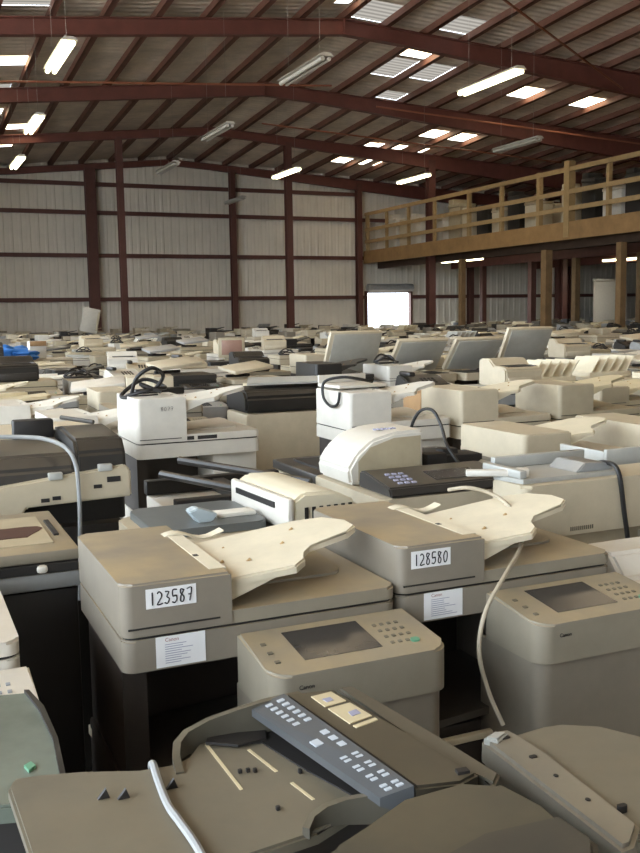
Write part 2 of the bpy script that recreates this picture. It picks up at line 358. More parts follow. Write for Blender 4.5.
# ------------------------------------------------------------------ copier builder
def digits(bm, text, h, w, gap, th=.0011, y=0.):
    S = {'1': [[(.5, 0), (.5, 1)]], '2': [[(.05, .85), (.4, 1), (.8, .8), (.7, .5), (0, 0), (1, .05)]], '3': [[(.1, .95), (.8, .9), (.4, .55), (.85, .35), (.5, 0), (0, .1)]],
         '5': [[(.9, 1), (.2, 1), (.15, .55), (.7, .55), (.85, .25), (.5, 0), (0, .08)], [(.1, .5), (.9, .55)]], '8': [[(.8, .9), (.3, 1), (.2, .7), (.8, .35), (.6, 0), (.15, .1), (.3, .5), (.85, .95)]],
         '7': [[(0, .95), (.9, 1), (.5, 0)], [(.3, .5), (.9, .55)]], '0': [[(.5, 1), (.1, .6), (.3, 0), (.8, .2), (.9, .8), (.5, 1)]]}
    for i, ch in enumerate(text):
        for s in S[ch]:
            tube(bm, [(i*(w+gap)+px*w, y, pz*h) for px, pz in s], th, 5, 3)
def sticker(parent, x, y, z, w, h):
    s = obj('sticker', box(B(), x, x+w, y-.0012, y, z, z+h), whitepaper, parent); s['label'] = 'white printed sticker'
    bm = B(); r = R
    for k in range(9):
        zz = z+h*(.72-.075*k); a = x+w*.18; box(bm, a, a+w*(.3+.4*r.random()), y-.0018, y-.0011, zz, zz+h*.02)
    obj('print', bm, greyink, s)
    cu = bpy.data.curves.new('t', 'FONT'); cu.body = 'Canon'; cu.size = h*.17; tmp = bpy.data.objects.new('t', cu); C.objects.link(tmp)
    dg = bpy.context.evaluated_depsgraph_get(); me = bpy.data.meshes.new_from_object(tmp.evaluated_get(dg)); bpy.data.objects.remove(tmp)
    me.transform(Matrix.Translation((x+w*.18, y-.002, z+h*.83)) @ Matrix.Rotation(PI/2, 4, 'X')); me.materials.clear(); me.materials.append(redink)
    o = bpy.data.objects.new('heading', me); C.objects.link(o); o.parent = s
def logo(parent, x, y, z, h):
    cu = bpy.data.curves.new('t', 'FONT'); cu.body = 'Canon'; cu.size = h; cu.extrude = .0004; tmp = bpy.data.objects.new('t', cu); C.objects.link(tmp)
    dg = bpy.context.evaluated_depsgraph_get(); me = bpy.data.meshes.new_from_object(tmp.evaluated_get(dg)); bpy.data.objects.remove(tmp)
    me.transform(Matrix.Translation((x, y, z)) @ Matrix.Rotation(PI/2, 4, 'X')); me.materials.clear(); me.materials.append(ink)
    o = bpy.data.objects.new('logo', me); C.objects.link(o); o.parent = parent
def copier(name, label, cat, loc, pal, W=.66, D=.58, zs=.94, zl=1.02, lt=.035, fw_=.26, fh=.13, rz=0., feeder=True, tray=True, panel=True, opened=0., low=None,
           number=None, stick=False, detail=True, sorter=False, lx=.055, group=None, sheets=False, cab=None, bodycol=None):
    """stands with its front to -y; origin at the front left corner on the floor"""
    P = PAL[pal]; t = thing(name, label, cat, loc, rz, group); a, b, tr = P['a'], P['b'], P['t']; cabm = cab or a
    low = low or zs-.32
    # cabinet with drawers, open bay, rear and left pillar
    bm = B(); box(bm, .012, W-.012, .035, D-.01, .05, low, .008); o = obj('cabinet', bm, cabm, t)
    for k in range(2):
        z = .1+k*(low-.14)/2; d = obj('drawer', box(B(), .02, W-.02, .018, .036, z, z+(low-.14)/2-.012, .004), cabm, t)
        if detail: obj('handle', box(B(), W*.38, W*.62, .012, .02, z+(low-.14)/2*.7, z+(low-.14)/2*.7+.03, .003), dark, d)
    bm = B()
    for x in (.05, W-.07):
        for yy in (.07, D-.07): tube(bm, [(x-.01, yy, .03), (x+.02, yy, .03)], .03, 10, 0)
    obj('caster', bm, dark, t)
    obj('output_bay', box(box(B(), .02, .08, .12, D-.02, low, zs), .06, W-.02, D-.16, D-.02, low, zs), darkbody if detail else dark, t)
    if detail:
        if cab: obj('tray_lip', box(B(), W*.12, W*.6, -.02, .0, low-.03, low-.01, .004), tr, t)
        obj('output_tray', prism(B(), [(.09, .0), (W*.62, .0), (W*.62, D-.18), (.09, D-.18)], lambda x, y: low+.01+.05*(x/W), lambda x, y: low+.03+.05*(x/W)), PAL['black']['t'] if cab else tr, t)
    if panel or detail:
        obj('right_pillar', box(B(), W*.62, W-.004, .05, D-.02, low, zs, .008), a, t)
    # scanner body with rounded front corners
    obj('scanner_body', prism(B(), rounded(0, W, 0, D, .03, 5), zs, zl-.004, .004), a, t)
    if opened:
        obj('platen', box(B(), .05, W-.08, .05, D-.09, zl-.004, zl+.002), dark, t)
        s = obj('lid', box(B(), 0, W, -(D-.06), 0, 0, lt, .008), b, t); s.location = (0, D-.04, zl+.01); s.rotation_euler = (-opened, 0, 0)
        # the cushion on its inner face
        q = obj('cushion', box(B(), .045, W-.012, -(D-.08), -.015, -.012, .0, .003), padm, s); q['label'] = 'grey cushion in a white frame'
    else:
        zt = zl+lt; bm = B()
        if detail: obj('gap_shade', prism(B(), rounded(.006, W-.006, .006, D-.006, .03, 5), zl-.005, zl+.004), dark, t)  # added dark fill painting the shade in the gap below the cover
        prism(bm, rounded(0, W, 0, D, .03, 5), zl+.003, zt, .006)
        if feeder and detail:   # raised output hump on the right of the lid
            prism(bm, rounded(fw_+.05, W-.06, .16, D-.04, .05, 4), lambda x, y: zt-.01, lambda x, y: zt+.002+.035*max(0, math.sin((x-fw_)/(W-fw_)*2.6))*min(1, (y-.1)*3), .01)
        obj('platen_cover', bm, b if feeder else b, t)
    if feeder and not opened:
        zt = zl+lt; ft = zl+fh
        bm = B(); prism(bm, rounded(-.002, fw_, -.004, D-.01, .028, 5, '1001'), zl+.006, ft, .006, 3)
        f = obj('document_feeder', bm, a, t)
        if detail:
            obj('seam', box(B(), .012, fw_-.03, -.0055, -.003, zl+.022, zl+.026), dark, f); obj('sensor_hole', box(B(), fw_*.85, fw_*.9, D*.3, D*.33, ft, ft+.002), dark, f)
            obj('feed_slot', box(B(), fw_-.04, fw_+.0006, .04, D-.12, ft-.03, ft+.001), tr, f)
        if tray:
            bm = B(); f0 = fw_; sw = (W-fw_)/(.43 if W >= .69 else .40)
            pts = [(f0-.05, .03), (f0+.17*sw, .02), (f0+.205*sw, .05), (f0+.215*sw, .10), (f0+.25*sw, .135), (f0+.36*sw, .14), (f0+.395*sw, .17), (f0+.4*sw, .24), (f0+.37*sw, .33), (f0+.3*sw, .38), (f0-.05, .40)]
            k = D/.58; pts = [(x, yy*k) for x, yy in pts]
            zf = lambda x, yy: ft-.03+.03*max(0, (x-f0)/.4)+.13*max(0, x-f0-.14)
            prism(bm, pts, lambda x, yy: zf(x, yy)-.02, zf, .005)
            # front skirt under the tray
            profile(bm, [(f0-.005, zf(f0, 0)-.01), (f0+.17*sw, zf(f0+.17*sw, 0)-.008), (f0-.005, ft-.085)], .03*k, .036*k, 'y')
            d = obj('document_tray', bm, tr, t)
            if detail:
                bm = B()
                for x, yy in ((f0+.03, .17), (f0+.07, .29), (f0+.09, .14), (f0+.2, .2), (f0+.26, .29)):
                    x = f0+(x-f0)*sw; z = zf(x, yy); profile(bm, [(x-.011, z), (x+.012, z), (x+.004, z+.012)], yy*k-.003, yy*k+.003, 'y')
                for yy in (.14, .30): box(bm, f0+.0, f0+.10, yy*k-.003, yy*k+.003, ft-.03, ft-.0245)
                o = obj('paper_guide', bm, mat('tan guide plastic', (176, 146, 100), .5, .08), d)
                if sheets:
                    pf = [(f0-.06+k*.02, ft-.004+.011*math.sin(k*.75)) for k in range(10)]; obj('curled_flap', profile(B(), pf+[(x, z-.004) for x, z in pf[::-1]], .415, .455, 'y'), tr, d)
    if number:
        w_ = .118; x0, z0 = lx, zl+fh-.062
        n = obj('number_label', box(B(), x0, x0+w_, -.0056, -.0042, z0, z0+.046), whitepaper, t); n['label'] = 'white label reading '+number
        bm = B(); digits(bm, number, .03, .013, .0045, .0017, -.0062); n2 = obj('handwriting', bm, ink, n); n2.location = (x0+.008, 0, z0+.008)
    if stick: sticker(t, .075, 0.0, zs+.004, .118, .073)
    if panel:
        px0, px1 = W*.385, W+.015; yf = -.235 if detail else -.2
        zf = lambda x, yy: (zs+.028)+.03*(yy-yf)/.24
        bm = B(); prism(bm, rounded(px0, px1, yf, .0, .045, 6, '1100'), zs-.075, zf, .006, 3)
        p = obj('control_panel', bm, b, t)
        obj('front_housing', prism(B(), rounded(px0+.01, px1-.008, yf+.012, .04, .04, 6, '1100'), max(low-.26, .2), zs-.079, .002), a, t)
        if detail:
            zz = lambda x, yy: zf(x, yy)+.0012
            xs0, xs1 = px0+(px1-px0)*.22, px0+(px1-px0)*.66
            s = obj('screen', prism(B(), [(xs0, yf+.055), (xs1, yf+.055), (xs1, -.035), (xs0, -.035)], lambda x, yy: zf(x, yy)-.002, zz), screenm, p)
            bm = B()
            for i in range(4):
                for j in range(4):
                    x = px0+(px1-px0)*.72+i*.02; yy = yf+.06+j*.032; prism(bm, [(x, yy), (x+.009, yy), (x+.009, yy+.009), (x, yy+.009)], lambda x, y_: zf(x, y_)-.001, lambda x, y_: zf(x, y_)+.003)
            for j in range(3):
                x = px0+.03; yy = yf+.06+j*.045; prism(bm, [(x, yy), (x+.012, yy), (x+.012, yy+.01), (x, yy+.01)], lambda x, y_: zf(x, y_)-.001, lambda x, y_: zf(x, y_)+.003)
            obj('button', bm, keym if pal != 'taupe' else olive, p)
            bm = B(); x = px1-.075; prism(bm, rounded(x, x+.022, yf+.05, yf+.068, .008, 3), lambda x, y_: zf(x, y_)-.001, lambda x, y_: zf(x, y_)+.0045); obj('start_button', bm, greenkey, p)
            if number: logo(p, px0+.06, yf-.0012, zs-.008, .014)
    if sorter:
        bm = B()
        for k in range(5):
            x = W*.1+k*W*.18; profile(bm, [(x, zl+.07), (x+.012, zl+.07), (x+.13, zl+.24), (x+.118, zl+.24)], .1, D-.08, 'y')
        box(bm, .04, W-.04, .08, D-.05, zl+lt, zl+.09, .01); obj('sorter_bin', bm, P['t'], t)
    return t
def printer(name, label, cat, loc, pal, W=.42, D=.42, h=.3, rz=0., base=None, group=None, detail=True, slot='black'):
    P = PAL[pal]; t = thing(name, label, cat, loc, rz, group)
    bm = B(); profile(bm, [(0, 0), (0, h*.62), (D*.1, h*.72), (D*.45, h*.76), (D*.6, h), (D*.95, h), (D, h*.9), (D, 0)], 0, W, 'x', .012); obj('body', bm, P['a'], t)
    obj('output_slot', prism(B(), [(W*.15, D*.12), (W*.85, D*.12), (W*.85, D*.5), (W*.15, D*.5)], lambda x, y: h*.5, lambda x, y: h*.735+.06*(y-D*.12)), dark, t)
    obj('paper_drawer', box(B(), W*.06, W*.94, -.012, .01, h*.08, h*.34, .006), P['b'], t)
    if detail:
        obj('button', box(B(), W*.86, W*.92, D*.12, D*.2, h*.72, h*.752), keym, t); obj('button', box(B(), W*.86, W*.92, D*.26, D*.32, h*.74, h*.765), keym, t)
    return t

def join_tree(t, name):
    """one joined mesh of a thing (for copies too small to show their parts)"""
    bm = bmesh.new(); ms = []; todo = [(q, Matrix()) for q in bpy.data.objects if q.parent == t]; allq = []
    while todo:
        q, M = todo.pop(); Mq = M @ Matrix.LocRotScale(q.location, q.rotation_euler, q.scale); allq.append(q)
        if q.type == 'MESH':
            if q.data.materials[0] not in ms: ms.append(q.data.materials[0])
            mi = ms.index(q.data.materials[0]); n = len(bm.faces); me = q.data.copy(); me.transform(Mq); bm.from_mesh(me); bpy.data.meshes.remove(me)
            bm.faces.ensure_lookup_table()
            for f in bm.faces[n:]: f.material_index = mi
        todo += [(c, Mq) for c in bpy.data.objects if c.parent == q]
    me = bpy.data.meshes.new(name); bm.to_mesh(me); bm.free()
    for m in ms: me.materials.append(m)
    for q in allq: bpy.data.objects.remove(q)
    bpy.data.objects.remove(t)
    return me
# ------------------------------------------------------------------ near machines, one by one
OCC = []   # footprints already taken
def occ(x, y, W, D, m=.04): OCC.append((x-m, x+W+m, y-m, y+D+m))
A = copier('photocopier', 'taupe photocopier with label 123587 on its feeder and a cream paper tray', 'photocopier', (.43, 2.08, 0), 'taupe', W=.705, D=.57, number='123587', stick=True, sheets=True, cab=darkbody)
occ(.43, 1.84, .68, .82)
Bc = copier('photocopier', 'taupe photocopier with label 128580 on its feeder, right of the 123587 one', 'photocopier', (1.15, 2.10, 0), 'taupe', W=.70, D=.57, number='128580', lx=.035, stick=True, sheets=True, cab=darkbody)
occ(1.15, 1.86, .71, .82)
copier('photocopier', 'pale off-white photocopier cut off by the left picture edge', 'photocopier', (-.44, 2.09, 0), 'white', W=.65, D=.55, feeder=True, tray=False)
occ(-.44, 1.8, .66, .8)
q = [(p[0]-.43, p[1]-2.08, .58) for p in (at(93, 728, .58), at(128, 776, .58))]
obj('tray_edge', tube(B(), q, .018, 4, 0), PAL['taupe']['t'], A, False)
# E: dark scanner copier with stained top
e = thing('photocopier', 'grey topped black photocopier with a rust coloured stain, at the left edge', 'photocopier', (-.1, 2.7, 0))
obj('cabinet', box(B(), .0, .54, .02, .58, .04, .98, .01), mat('black cabinet', (34, 31, 30), .5, .1), e)
obj('scanner_body', box(B(), -.01, .56, 0, .6, .985, 1.035, .01), PAL['grey']['a'], e)
obj('front_rail', box(box(B(), .02, .54, -.004, .03, 1.036, 1.06), .2, .235, -.012, .02, 1.04, 1.058, .005), dark, e)
obj('knob', box(B(), .425, .455, -.016, .01, 1.038, 1.06, .008), PAL['white']['a'], e)
obj('platen_cover', box(B(), 0, .55, .012, .6, 1.061, 1.095, .008), PAL['taupe']['b'], e)
obj('glass_strip', box(B(), .05, .49, .1, .5, 1.095, 1.099), PAL['beige']['b'], e)
obj('rust_stain', prism(B(), [(.38+.09*math.cos(a)*(1+.3*math.sin(3*a)), .27+.1*math.sin(a)*(1+.3*math.cos(2*a))) for a in (k*PI/10 for k in range(20))], 1.099, 1.1008), stain, e)
obj('hinge', box(B(), .505, .52, .2, .42, 1.095, 1.101), dark, e)
occ(-.1, 2.7, .56, .6)
# F: black and cream multifunction printer
f = thing('multifunction_printer', 'black topped printer with a cream band and a grey cord over it, at left', 'printer', (-.02, 3.5, 0))
obj('base', box(B(), .02, .78, .04, .62, .03, .98, .015), PAL['black']['a'], f)
bm = B(); profile(bm, [(0, 1.02), (.0, 1.12), (.78, 1.20), (.80, 1.18), (.80, 1.08), (.42, 1.07), (.36, .98), (.0, .96)], 0, .1, 'y', .006); obj('front_band', bm, PAL['cream']['a'], f); obj('front_cheek', box(B(), .0, .4, .0, .035, .55, .975, .01), PAL['cream']['a'], f)
obj('middle_body', prism(B(), rounded(.0, .8, .1, .64, .03), .98, lambda x, y: 1.10+.08*x/.8, .005), PAL['black']['a'], f)
bm = B(); profile(bm, [(.02, 1.14), (.03, 1.25), (.08, 1.30), (.4, 1.315), (.6, 1.29), (.66, 1.2)], .605, .79, 'x', .012); obj('scanner_lid', bm, PAL['black']['a'], f)
bm = B(); profile(bm, [(.02, 1.11), (.03, 1.2), (.08, 1.25), (.4, 1.27), (.6, 1.25), (.66, 1.15)], -.02, .60, 'x', .012); obj('feeder_cover', bm, PAL['black']['b'], f)
obj('handle', box(B(), .44, .60, .5, .57, 1.24, 1.335, .008), dark, f)
obj('hinge_rod', tube(B(), [(.63, .5, 1.34), (.74, .38, 1.325)], .009, 8, 0), PAL['black']['t'], f)
bm = B()
for x in (.5, .68): obj('latch', box(B(), x, x+.05, -.012, .02, 1.135+.1*x-.02, 1.16+.1*x-.02, .003), PAL['grey']['t'], f)
bm.free()
for x, zz in ((.47, 1.085), (.51, 1.09), (.66, 1.12)): obj('button', box(B(), x, x+.03, -.003, .01, zz, zz+.014), dark, f)
obj('display_window', box(B(), .71, .76, -.003, .01, 1.14, 1.16), dark, f)
occ(-.02, 3.5, .82, .66)
def cable(name, label, pts, r, m, group=None): bm = B(); tube(bm, pts, r, 8, 6); return tag(obj(name, bm, m), label, 'cable', group)
cable('cable', 'pale grey cord looped over the black topped printer at left', [aty(-10, 437, 3.62), aty(20, 437, 3.6), aty(45, 439, 3.56), aty(66, 448, 3.5), aty(76, 466, 3.475), aty(79, 495, 3.475), aty(80, 525, 3.475), aty(80, 600, 3.475)], .008, greycab)
# behind A: flat grey device, white printer
g = thing('flatbed_scanner', 'slim dark grey flatbed unit with a pale blue lever, behind machine 123587', 'scanner', (.69, 2.85, 0), .0)
obj('stand', box(B(), .03, .42, .05, .5, 0, .99, .01), PAL['black']['a'], g)
obj('bed', prism(B(), rounded(0, .42, 0, .52, .05), .99, 1.03, .008), PAL['cream']['a'], g)
obj('cover', prism(B(), rounded(.04, .43, .1, .5, .04), 1.032, 1.06, .006), mat('slate plastic', (96, 100, 100), .4, .1), g)
bm = B(); profile(bm, [(.2, 1.06), (.25, 1.06), (.27, 1.085), (.2, 1.11), (.17, 1.10)], .16, .22, 'y', .004); obj('lever', bm, mat('pale blue plastic', (176, 188, 192), .4, .05), g)
obj('paper_strip', box(B(), .28, .42, .2, .27, 1.06, 1.075, .003), PAL['white']['t'], g)
occ(.8, 2.85, .46, .52)
ha, hb = Vector(at(234, 478, 1.14)), Vector(at(291, 499, 1.14)); hr = math.atan2((hb-ha).y, (hb-ha).x); hw = (hb-ha).length
h = thing('laser_printer', 'white laser printer with a black slot and side vents, tilted behind machine 123587', 'printer', (ha.x, ha.y, 0), hr)
obj('stand', box(B(), .02, hw-.02, .04, .24, 0, 1.02, .01), PAL['black']['a'], h)
bm = B(); profile(bm, [(.01, 1.025), (.01, 1.13), (.05, 1.155), (.17, 1.15), (.25, 1.11), (.27, 1.025)], 0, hw, 'x', .01); obj('body', bm, PAL['cream']['t'], h)
obj('front_panel', box(B(), -.005, hw+.004, -.014, .012, 1.03, 1.14, .01), PAL['white']['a'], h)
obj('output_slot', box(B(), hw*.12, hw*.8, -.019, .002, 1.095, 1.115), dark, h)
bm = B()
for k in range(7): box(bm, hw-.001, hw+.004, .05+k*.028, .063+k*.028, 1.05, 1.105)
obj('side_vent', bm, dark, h)
occ(ha.x-.05, hb.y, .45, .5)
# I: white rounded feeder with black keypad machine behind B
i_ = thing('photocopier', 'cream copier with a white rounded feeder and a black keypad panel, behind machine 128580', 'photocopier', (1.65, 3.10, 0))
obj('cabinet', box(B(), .0, .72, .05, .62, .05, .98, .01), PAL['cream']['a'], i_)
obj('scanner_body', prism(B(), rounded(-.02, .74, 0, .64, .03), .985, 1.05, .006), PAL['cream']['b'], i_)
bm = B(); profile(bm, [(.0, 1.055), (.02, 1.09), (.23, 1.125), (.27, 1.12), (.28, 1.055)], .02, .56, 'x', .006); k_ = obj('keypad_panel', bm, PAL['black']['b'], i_)
bm = B()
for x in range(3):
    for yy in range(4): X, Y = .08+x*.03, .05+yy*.035; prism(bm, [(X, Y), (X+.018, Y), (X+.018, Y+.014), (X, Y+.014)], 1.09, lambda x, y: 1.0945+.167*(y-.02))
obj('button', bm, greyink, k_)
obj('display', prism(B(), [(.25, .06), (.46, .06), (.46, .16), (.25, .16)], 1.09, lambda x, y: 1.093+.167*(y-.02)), screenm, k_)
bm = B(); profile(bm, [(.0, 1.055), (-.01, 1.12), (.03, 1.18), (.10, 1.235), (.2, 1.26), (.34, 1.265), (.34, 1.055)], .31, .62, 'y', .012); obj('document_feeder', bm, PAL['white']['a'], i_)
bm = B(); profile(bm, [(.035, 1.15), (.09, 1.205), (.2, 1.237), (.325, 1.24), (.325, 1.07), (.035, 1.07)], .3085, .311, 'y'); obj('feeder_face', bm, PAL['beige']['b'], i_)
bm = B(); digits(bm, '1', .02, .008, .004, .0009, .3045)
obj('feeder_shelf', box(B(), .35, .74, .3, .62, 1.052, 1.085, .008), PAL['grey']['b'], i_)
obj('roller_unit', box(box(box(B(), .36, .70, .42, .55, 1.086, 1.125, .01), .40, .5, .38, .46, 1.09, 1.145, .01), .52, .6, .45, .52, 1.1, 1.15, .01), dark, i_)
bm = B(); digits(bm, '12', .012, .008, .006, .0008)
bm2 = B()
for k, a in enumerate(range(6)): box(bm2, .16+k*.018, .168+k*.018, .40, .403+.02, 1.2605, 1.2665)
obj('feeder_marks', bm2, greyink, i_); bm.free()
occ(1.63, 3.1, .76, .66)
cable('cable', 'black cable arching over the black keypad copier in the middle', [aty(414, 452, 3.7), aty(411, 430, 3.65), aty(419, 412, 3.6), aty(432, 410, 3.55), aty(441, 425, 3.5), aty(447, 445, 3.42), aty(458, 462, 3.35), aty(470, 478, 3.22)], .007, blackrub)
# J: big beige copier with blue grey tray
j = thing('photocopier', 'large beige copier, plain front, with a blue-grey tray on top, behind machine 128580 at right', 'photocopier', (2.02, 2.72, 0))
obj('cabinet', box(B(), .0, .95, .03, .2, .04, .93, .01), PAL['beige']['a'], j)
obj('upper_body', prism(B(), rounded(-.02, .97, 0, .22, .03), .935, 1.13, .01), PAL['cream']['a'], j)
bm = B()
for k in range(12): box(bm, .18+k*.009, .183+k*.009, -.002, .004, .95, .965)
obj('vent', bm, dark, j)
obj('service_label', box(B(), .55, .63, -.002, .004, 1.02, 1.08), PAL['grey']['b'], j)
obj('rating_plate', box(B(), .5, .66, -.002, .004, .86, .92), PAL['taupe']['b'], j)
occ(2.38, 2.98, .62, .5); occ(2.02, 2.72, .95, .24)
j2 = thing('copier_base', 'beige photocopier body with its lid off behind the large beige front', 'photocopier', (2.40, 2.98, 0))
obj('cabinet', box(B(), 0, .6, 0, .55, .04, 1.06, .012), PAL['beige']['a'], j2); obj('platen', box(B(), .06, .5, .06, .42, 1.06, 1.068), PAL['beige']['b'], j2)
t_ = thing('paper_tray', 'blue-grey plastic paper tray lying on the large beige copier at right', 'tray', (2.02, 2.74, 1.131), .0)
bgp = mat('blue grey plastic', (160, 160, 154), .4, .08, dust_light=.3)
obj('pan', prism(B(), [(.0, .02), (.42, .02), (.50, .12), (.50, .30), (.06, .30), (-.03, .16)], 0, .016, .003), bgp, t_)
obj('rim', box(box(B(), .0, .03, .04, .28, .016, .045, .004), .05, .48, .27, .30, .016, .06, .004), bgp, t_)
bm = B(); profile(bm, [(.26, .016), (.44, .016), (.40, .045), (.3, .05)], .05, .22, 'y', .004); obj('paper_lift', bm, PAL['grey']['a'], t_)
u = thing('paper_tray', 'blue-grey tray with dark rollers at the right edge on the beige copier', 'tray', (2.62, 3.02, 1.07), .0)
obj('pan', box(B(), .0, .36, .0, .3, 0, .03, .006), bgp, u); obj('side_wall', box(box(B(), .0, .36, .0, .02, .03, .11, .004), .0, .02, .02, .3, .03, .1, .004), bgp, u); obj('roller', box(B(), .06, .3, .1, .16, .03, .08, .01), dark, u)
cable('cable', 'thick black cable hanging down the front of the large beige copier at right', [(2.50, 2.95, 1.14), (2.44, 2.82, 1.17), (2.41, 2.715, 1.155), (2.43, 2.70, 1.0), (2.45, 2.695, .85), (2.45, 2.69, .6), (2.44, 2.69, .3)], .009, blackrub)
# white lever tool near the keypad
v = thing('feed_arm', 'white plastic arm lying across the keypad copier and the large beige copier', 'plastic part', (1.93, 2.90, 1.115), math.radians(-28))
obj('bar', box(B(), -.05, .14, 0, .03, .03, .055, .006), PAL['white']['a'], v); obj('end_block', box(B(), .13, .18, -.01, .045, .02, .06, .01), PAL['white']['a'], v)
cable('cable', 'beige cord trailing from the tray of machine 128580 down past its screen', [aty(448, 490, 2.5), aty(470, 488, 2.45), aty(498, 497, 2.4), aty(517, 518, 2.3), aty(521, 545, 2.15), aty(505, 575, 2.02), aty(486, 610, 1.97), aty(479, 650, 1.95), aty(488, 690, 1.93), aty(503, 725, 1.9)], .006, beigecab)
pr = printer('laser_printer', 'small white printer right of machine 128580 at the picture edge', 'printer', (1.92, 1.95, .74), 'white', W=.4, D=.4, h=.28)
cb = thing('storage_cabinet', 'beige metal cabinet under the small white printer', 'cabinet', (1.9, 1.93, 0)); obj('body', box(B(), 0, .46, 0, .45, .02, .73, .008), PAL['beige']['a'], cb); obj('door', box(B(), .01, .45, -.012, .0, .05, .7, .004), PAL['beige']['b'], cb)
occ(1.9, 1.9, .48, .5)

# foreground machine with key strip, outlines at true height
def wp(z, *pts): return [at(x, y, z) for x, y in pts]
fr = thing('photocopier', 'olive grey copier with a white marked key strip and wide paper tray, nearest of all', 'photocopier', (at(330, 770, 1.0)+(0,)))
ox, oy = fr.location.x, fr.location.y
def L(pts): return [(x-ox, y-oy) for x, y in pts]
def W_(z, *pts): return L(wp(z, *pts))
obj('cabinet', prism(B(), W_(1.0, (215, 760), (350, 722), (560, 872), (330, 965)), .03, .985, .01), darkbody, fr)
# lid half on the far side of the seam
obj('side_cover', prism(B(), W_(1.135, (337, 687), (352, 684), (440, 737), (500, 772), (494, 786), (484, 774), (452, 766)), 1.0, 1.134, .004), darkgrey, fr)
# main top cover behind the key strip
bm = B(); prism(bm, W_(1.14, (284, 694), (334, 689), (478, 773), (462, 782), (416, 787)), 1.09, 1.14, .004); obj('top_cover', bm, mat('dark olive plastic', (62, 57, 47), .42, .1, dust_light=.12), fr)
cov = mat('front olive plastic', (64, 61, 52), .42, .08, dust_light=.15)
bm = B(); prism(bm, W_(1.145, (300, 862), (316, 838), (350, 817), (405, 800), (462, 784), (482, 776), (505, 772), (560, 800), (600, 835), (612, 900), (420, 1000), (300, 930)), 1.0, 1.145, .03, 5); obj('front_cover', bm, cov, fr)
bm = B(); prism(bm, W_(1.1485, (560, 812), (598, 838), (606, 900), (430, 960), (410, 868), (480, 830)), 1.10, 1.1495, .01, 3); obj('front_pad', bm, mat('smoke grey plastic', (52, 51, 48), .4, .08, dust_light=.1), fr)
# key strip, sloping down to the left
sp = W_(1.135, (262, 703), (292, 697), (412, 780), (388, 800)); sl = W_(1.115, (248, 710), (380, 800))
bm = B(); 
a0, a1 = at(284, 694, 1.142), at(414, 786, 1.142); b0, b1 = at(250, 708, 1.124), at(380, 798, 1.124)
def sv(p, z): return bm.verts.new((p[0]-ox, p[1]-oy, z))
v = [sv(b0, 1.124), sv(b1, 1.124), sv(a1, 1.1425), sv(a0, 1.1425), sv(b0, 1.112), sv(b1, 1.112), sv(a1, 1.10), sv(a0, 1.10)]
for q in ((0, 1, 2, 3), (7, 6, 5, 4), (4, 5, 1, 0), (5, 6, 2, 1), (6, 7, 3, 2), (7, 4, 0, 3)): bm.faces.new([v[i] for i in q])
bmesh.ops.recalc_face_normals(bm, faces=bm.faces[:])
ks = obj('key_strip', bm, mat('blue black plastic', (66, 68, 70), .4, .1), fr, False)
def strip_pt(u, w_):   # u along, w_ across (0 outer edge, 1 inner)
    A_ = Vector(b0+(1.124,)).lerp(Vector(b1+(1.124,)), u); D_ = Vector(a0+(1.1425,)).lerp(Vector(a1+(1.1425,)), u); return A_.lerp(D_, w_)
bm = B()
def key(u0, u1, w0, w1, hh=.003):
    P4 = [strip_pt(u0, w0), strip_pt(u1, w0), strip_pt(u1, w1), strip_pt(u0, w1)]
    lo = [bm.verts.new((p.x-ox, p.y-oy, p.z)) for p in P4]; hi = [bm.verts.new((p.x-ox, p.y-oy, p.z+hh)) for p in P4]
    bm.faces.new(hi); [bm.faces.new((lo[i], lo[(i+1) % 4], hi[(i+1) % 4], hi[i])) for i in range(4)]
for k in range(6):
    for w0 in (.32, .66): key(.04+k*.048, .062+k*.048, w0, w0+.17, .002)
for k in range(3): key(.42+k*.065, .455+k*.065, .64, .82, .002)
key(.47, .52, .15, .38)
for k in range(11):
    for w0 in (.3, .64):
        if k % 3 == 2: continue
        key(.66+k*.03, .675+k*.03, w0, w0+.18, .002)
obj('button', bm, keym, ks)
bm = B(); prism(bm, W_(1.1405, (311, 697), (331, 692), (346, 701), (325, 707)), 1.139, 1.1415); prism(bm, W_(1.1405, (328, 709), (350, 703), (372, 716), (350, 724)), 1.139, 1.1415)
prism(bm, W_(1.1405, (353, 726), (375, 718), (378, 720), (357, 728)), 1.139, 1.1415)
o = obj('instruction_label', bm, PAL['beige']['t'], fr); o['label'] = 'cream instruction labels'
bm = B(); prism(bm, W_(1.142, (322, 699), (330, 697), (334, 700), (327, 702)), 1.1412, 1.1422); prism(bm, W_(1.142, (348, 712), (356, 709), (361, 713), (352, 716)), 1.1412, 1.1422); obj('label_print', bm, greyink, o)
# tray plate and recess
bm = B(); prism(bm, W_(1.08, (8, 788), (14, 778), (40, 774), (82, 772), (140, 772), (176, 766), (192, 758), (200, 744), (204, 728), (262, 712), (420, 800), (350, 812), (318, 832), (240, 858), (200, 866), (34, 866)), 1.063, 1.08, .004)
tp = obj('paper_tray', bm, olive, fr)
for x, y_ in ((104, 798), (124, 798), (172, 788)):
    bm = B()
    q = Vector(W_(1.08, (x, y_))[0]).to_3d(); profile(bm, [(q.x-.009, 1.08), (q.x+.008, 1.08), (q.x+.003, 1.094)], q.y-.003, q.y+.003, 'y'); obj('paper_stop', bm, dark, tp)
bm = B()
for (x, y_) in ((208, 745), (240, 773), (248, 772), (278, 810), (255, 772), (300, 773)):
    q = W_(1.08, (x, y_))[0]; box(bm, q[0]-.003, q[0]+.003, q[1]-.003, q[1]+.003, 1.08, 1.086, .001)
obj('rivet', bm, dark, tp)
bm = B()
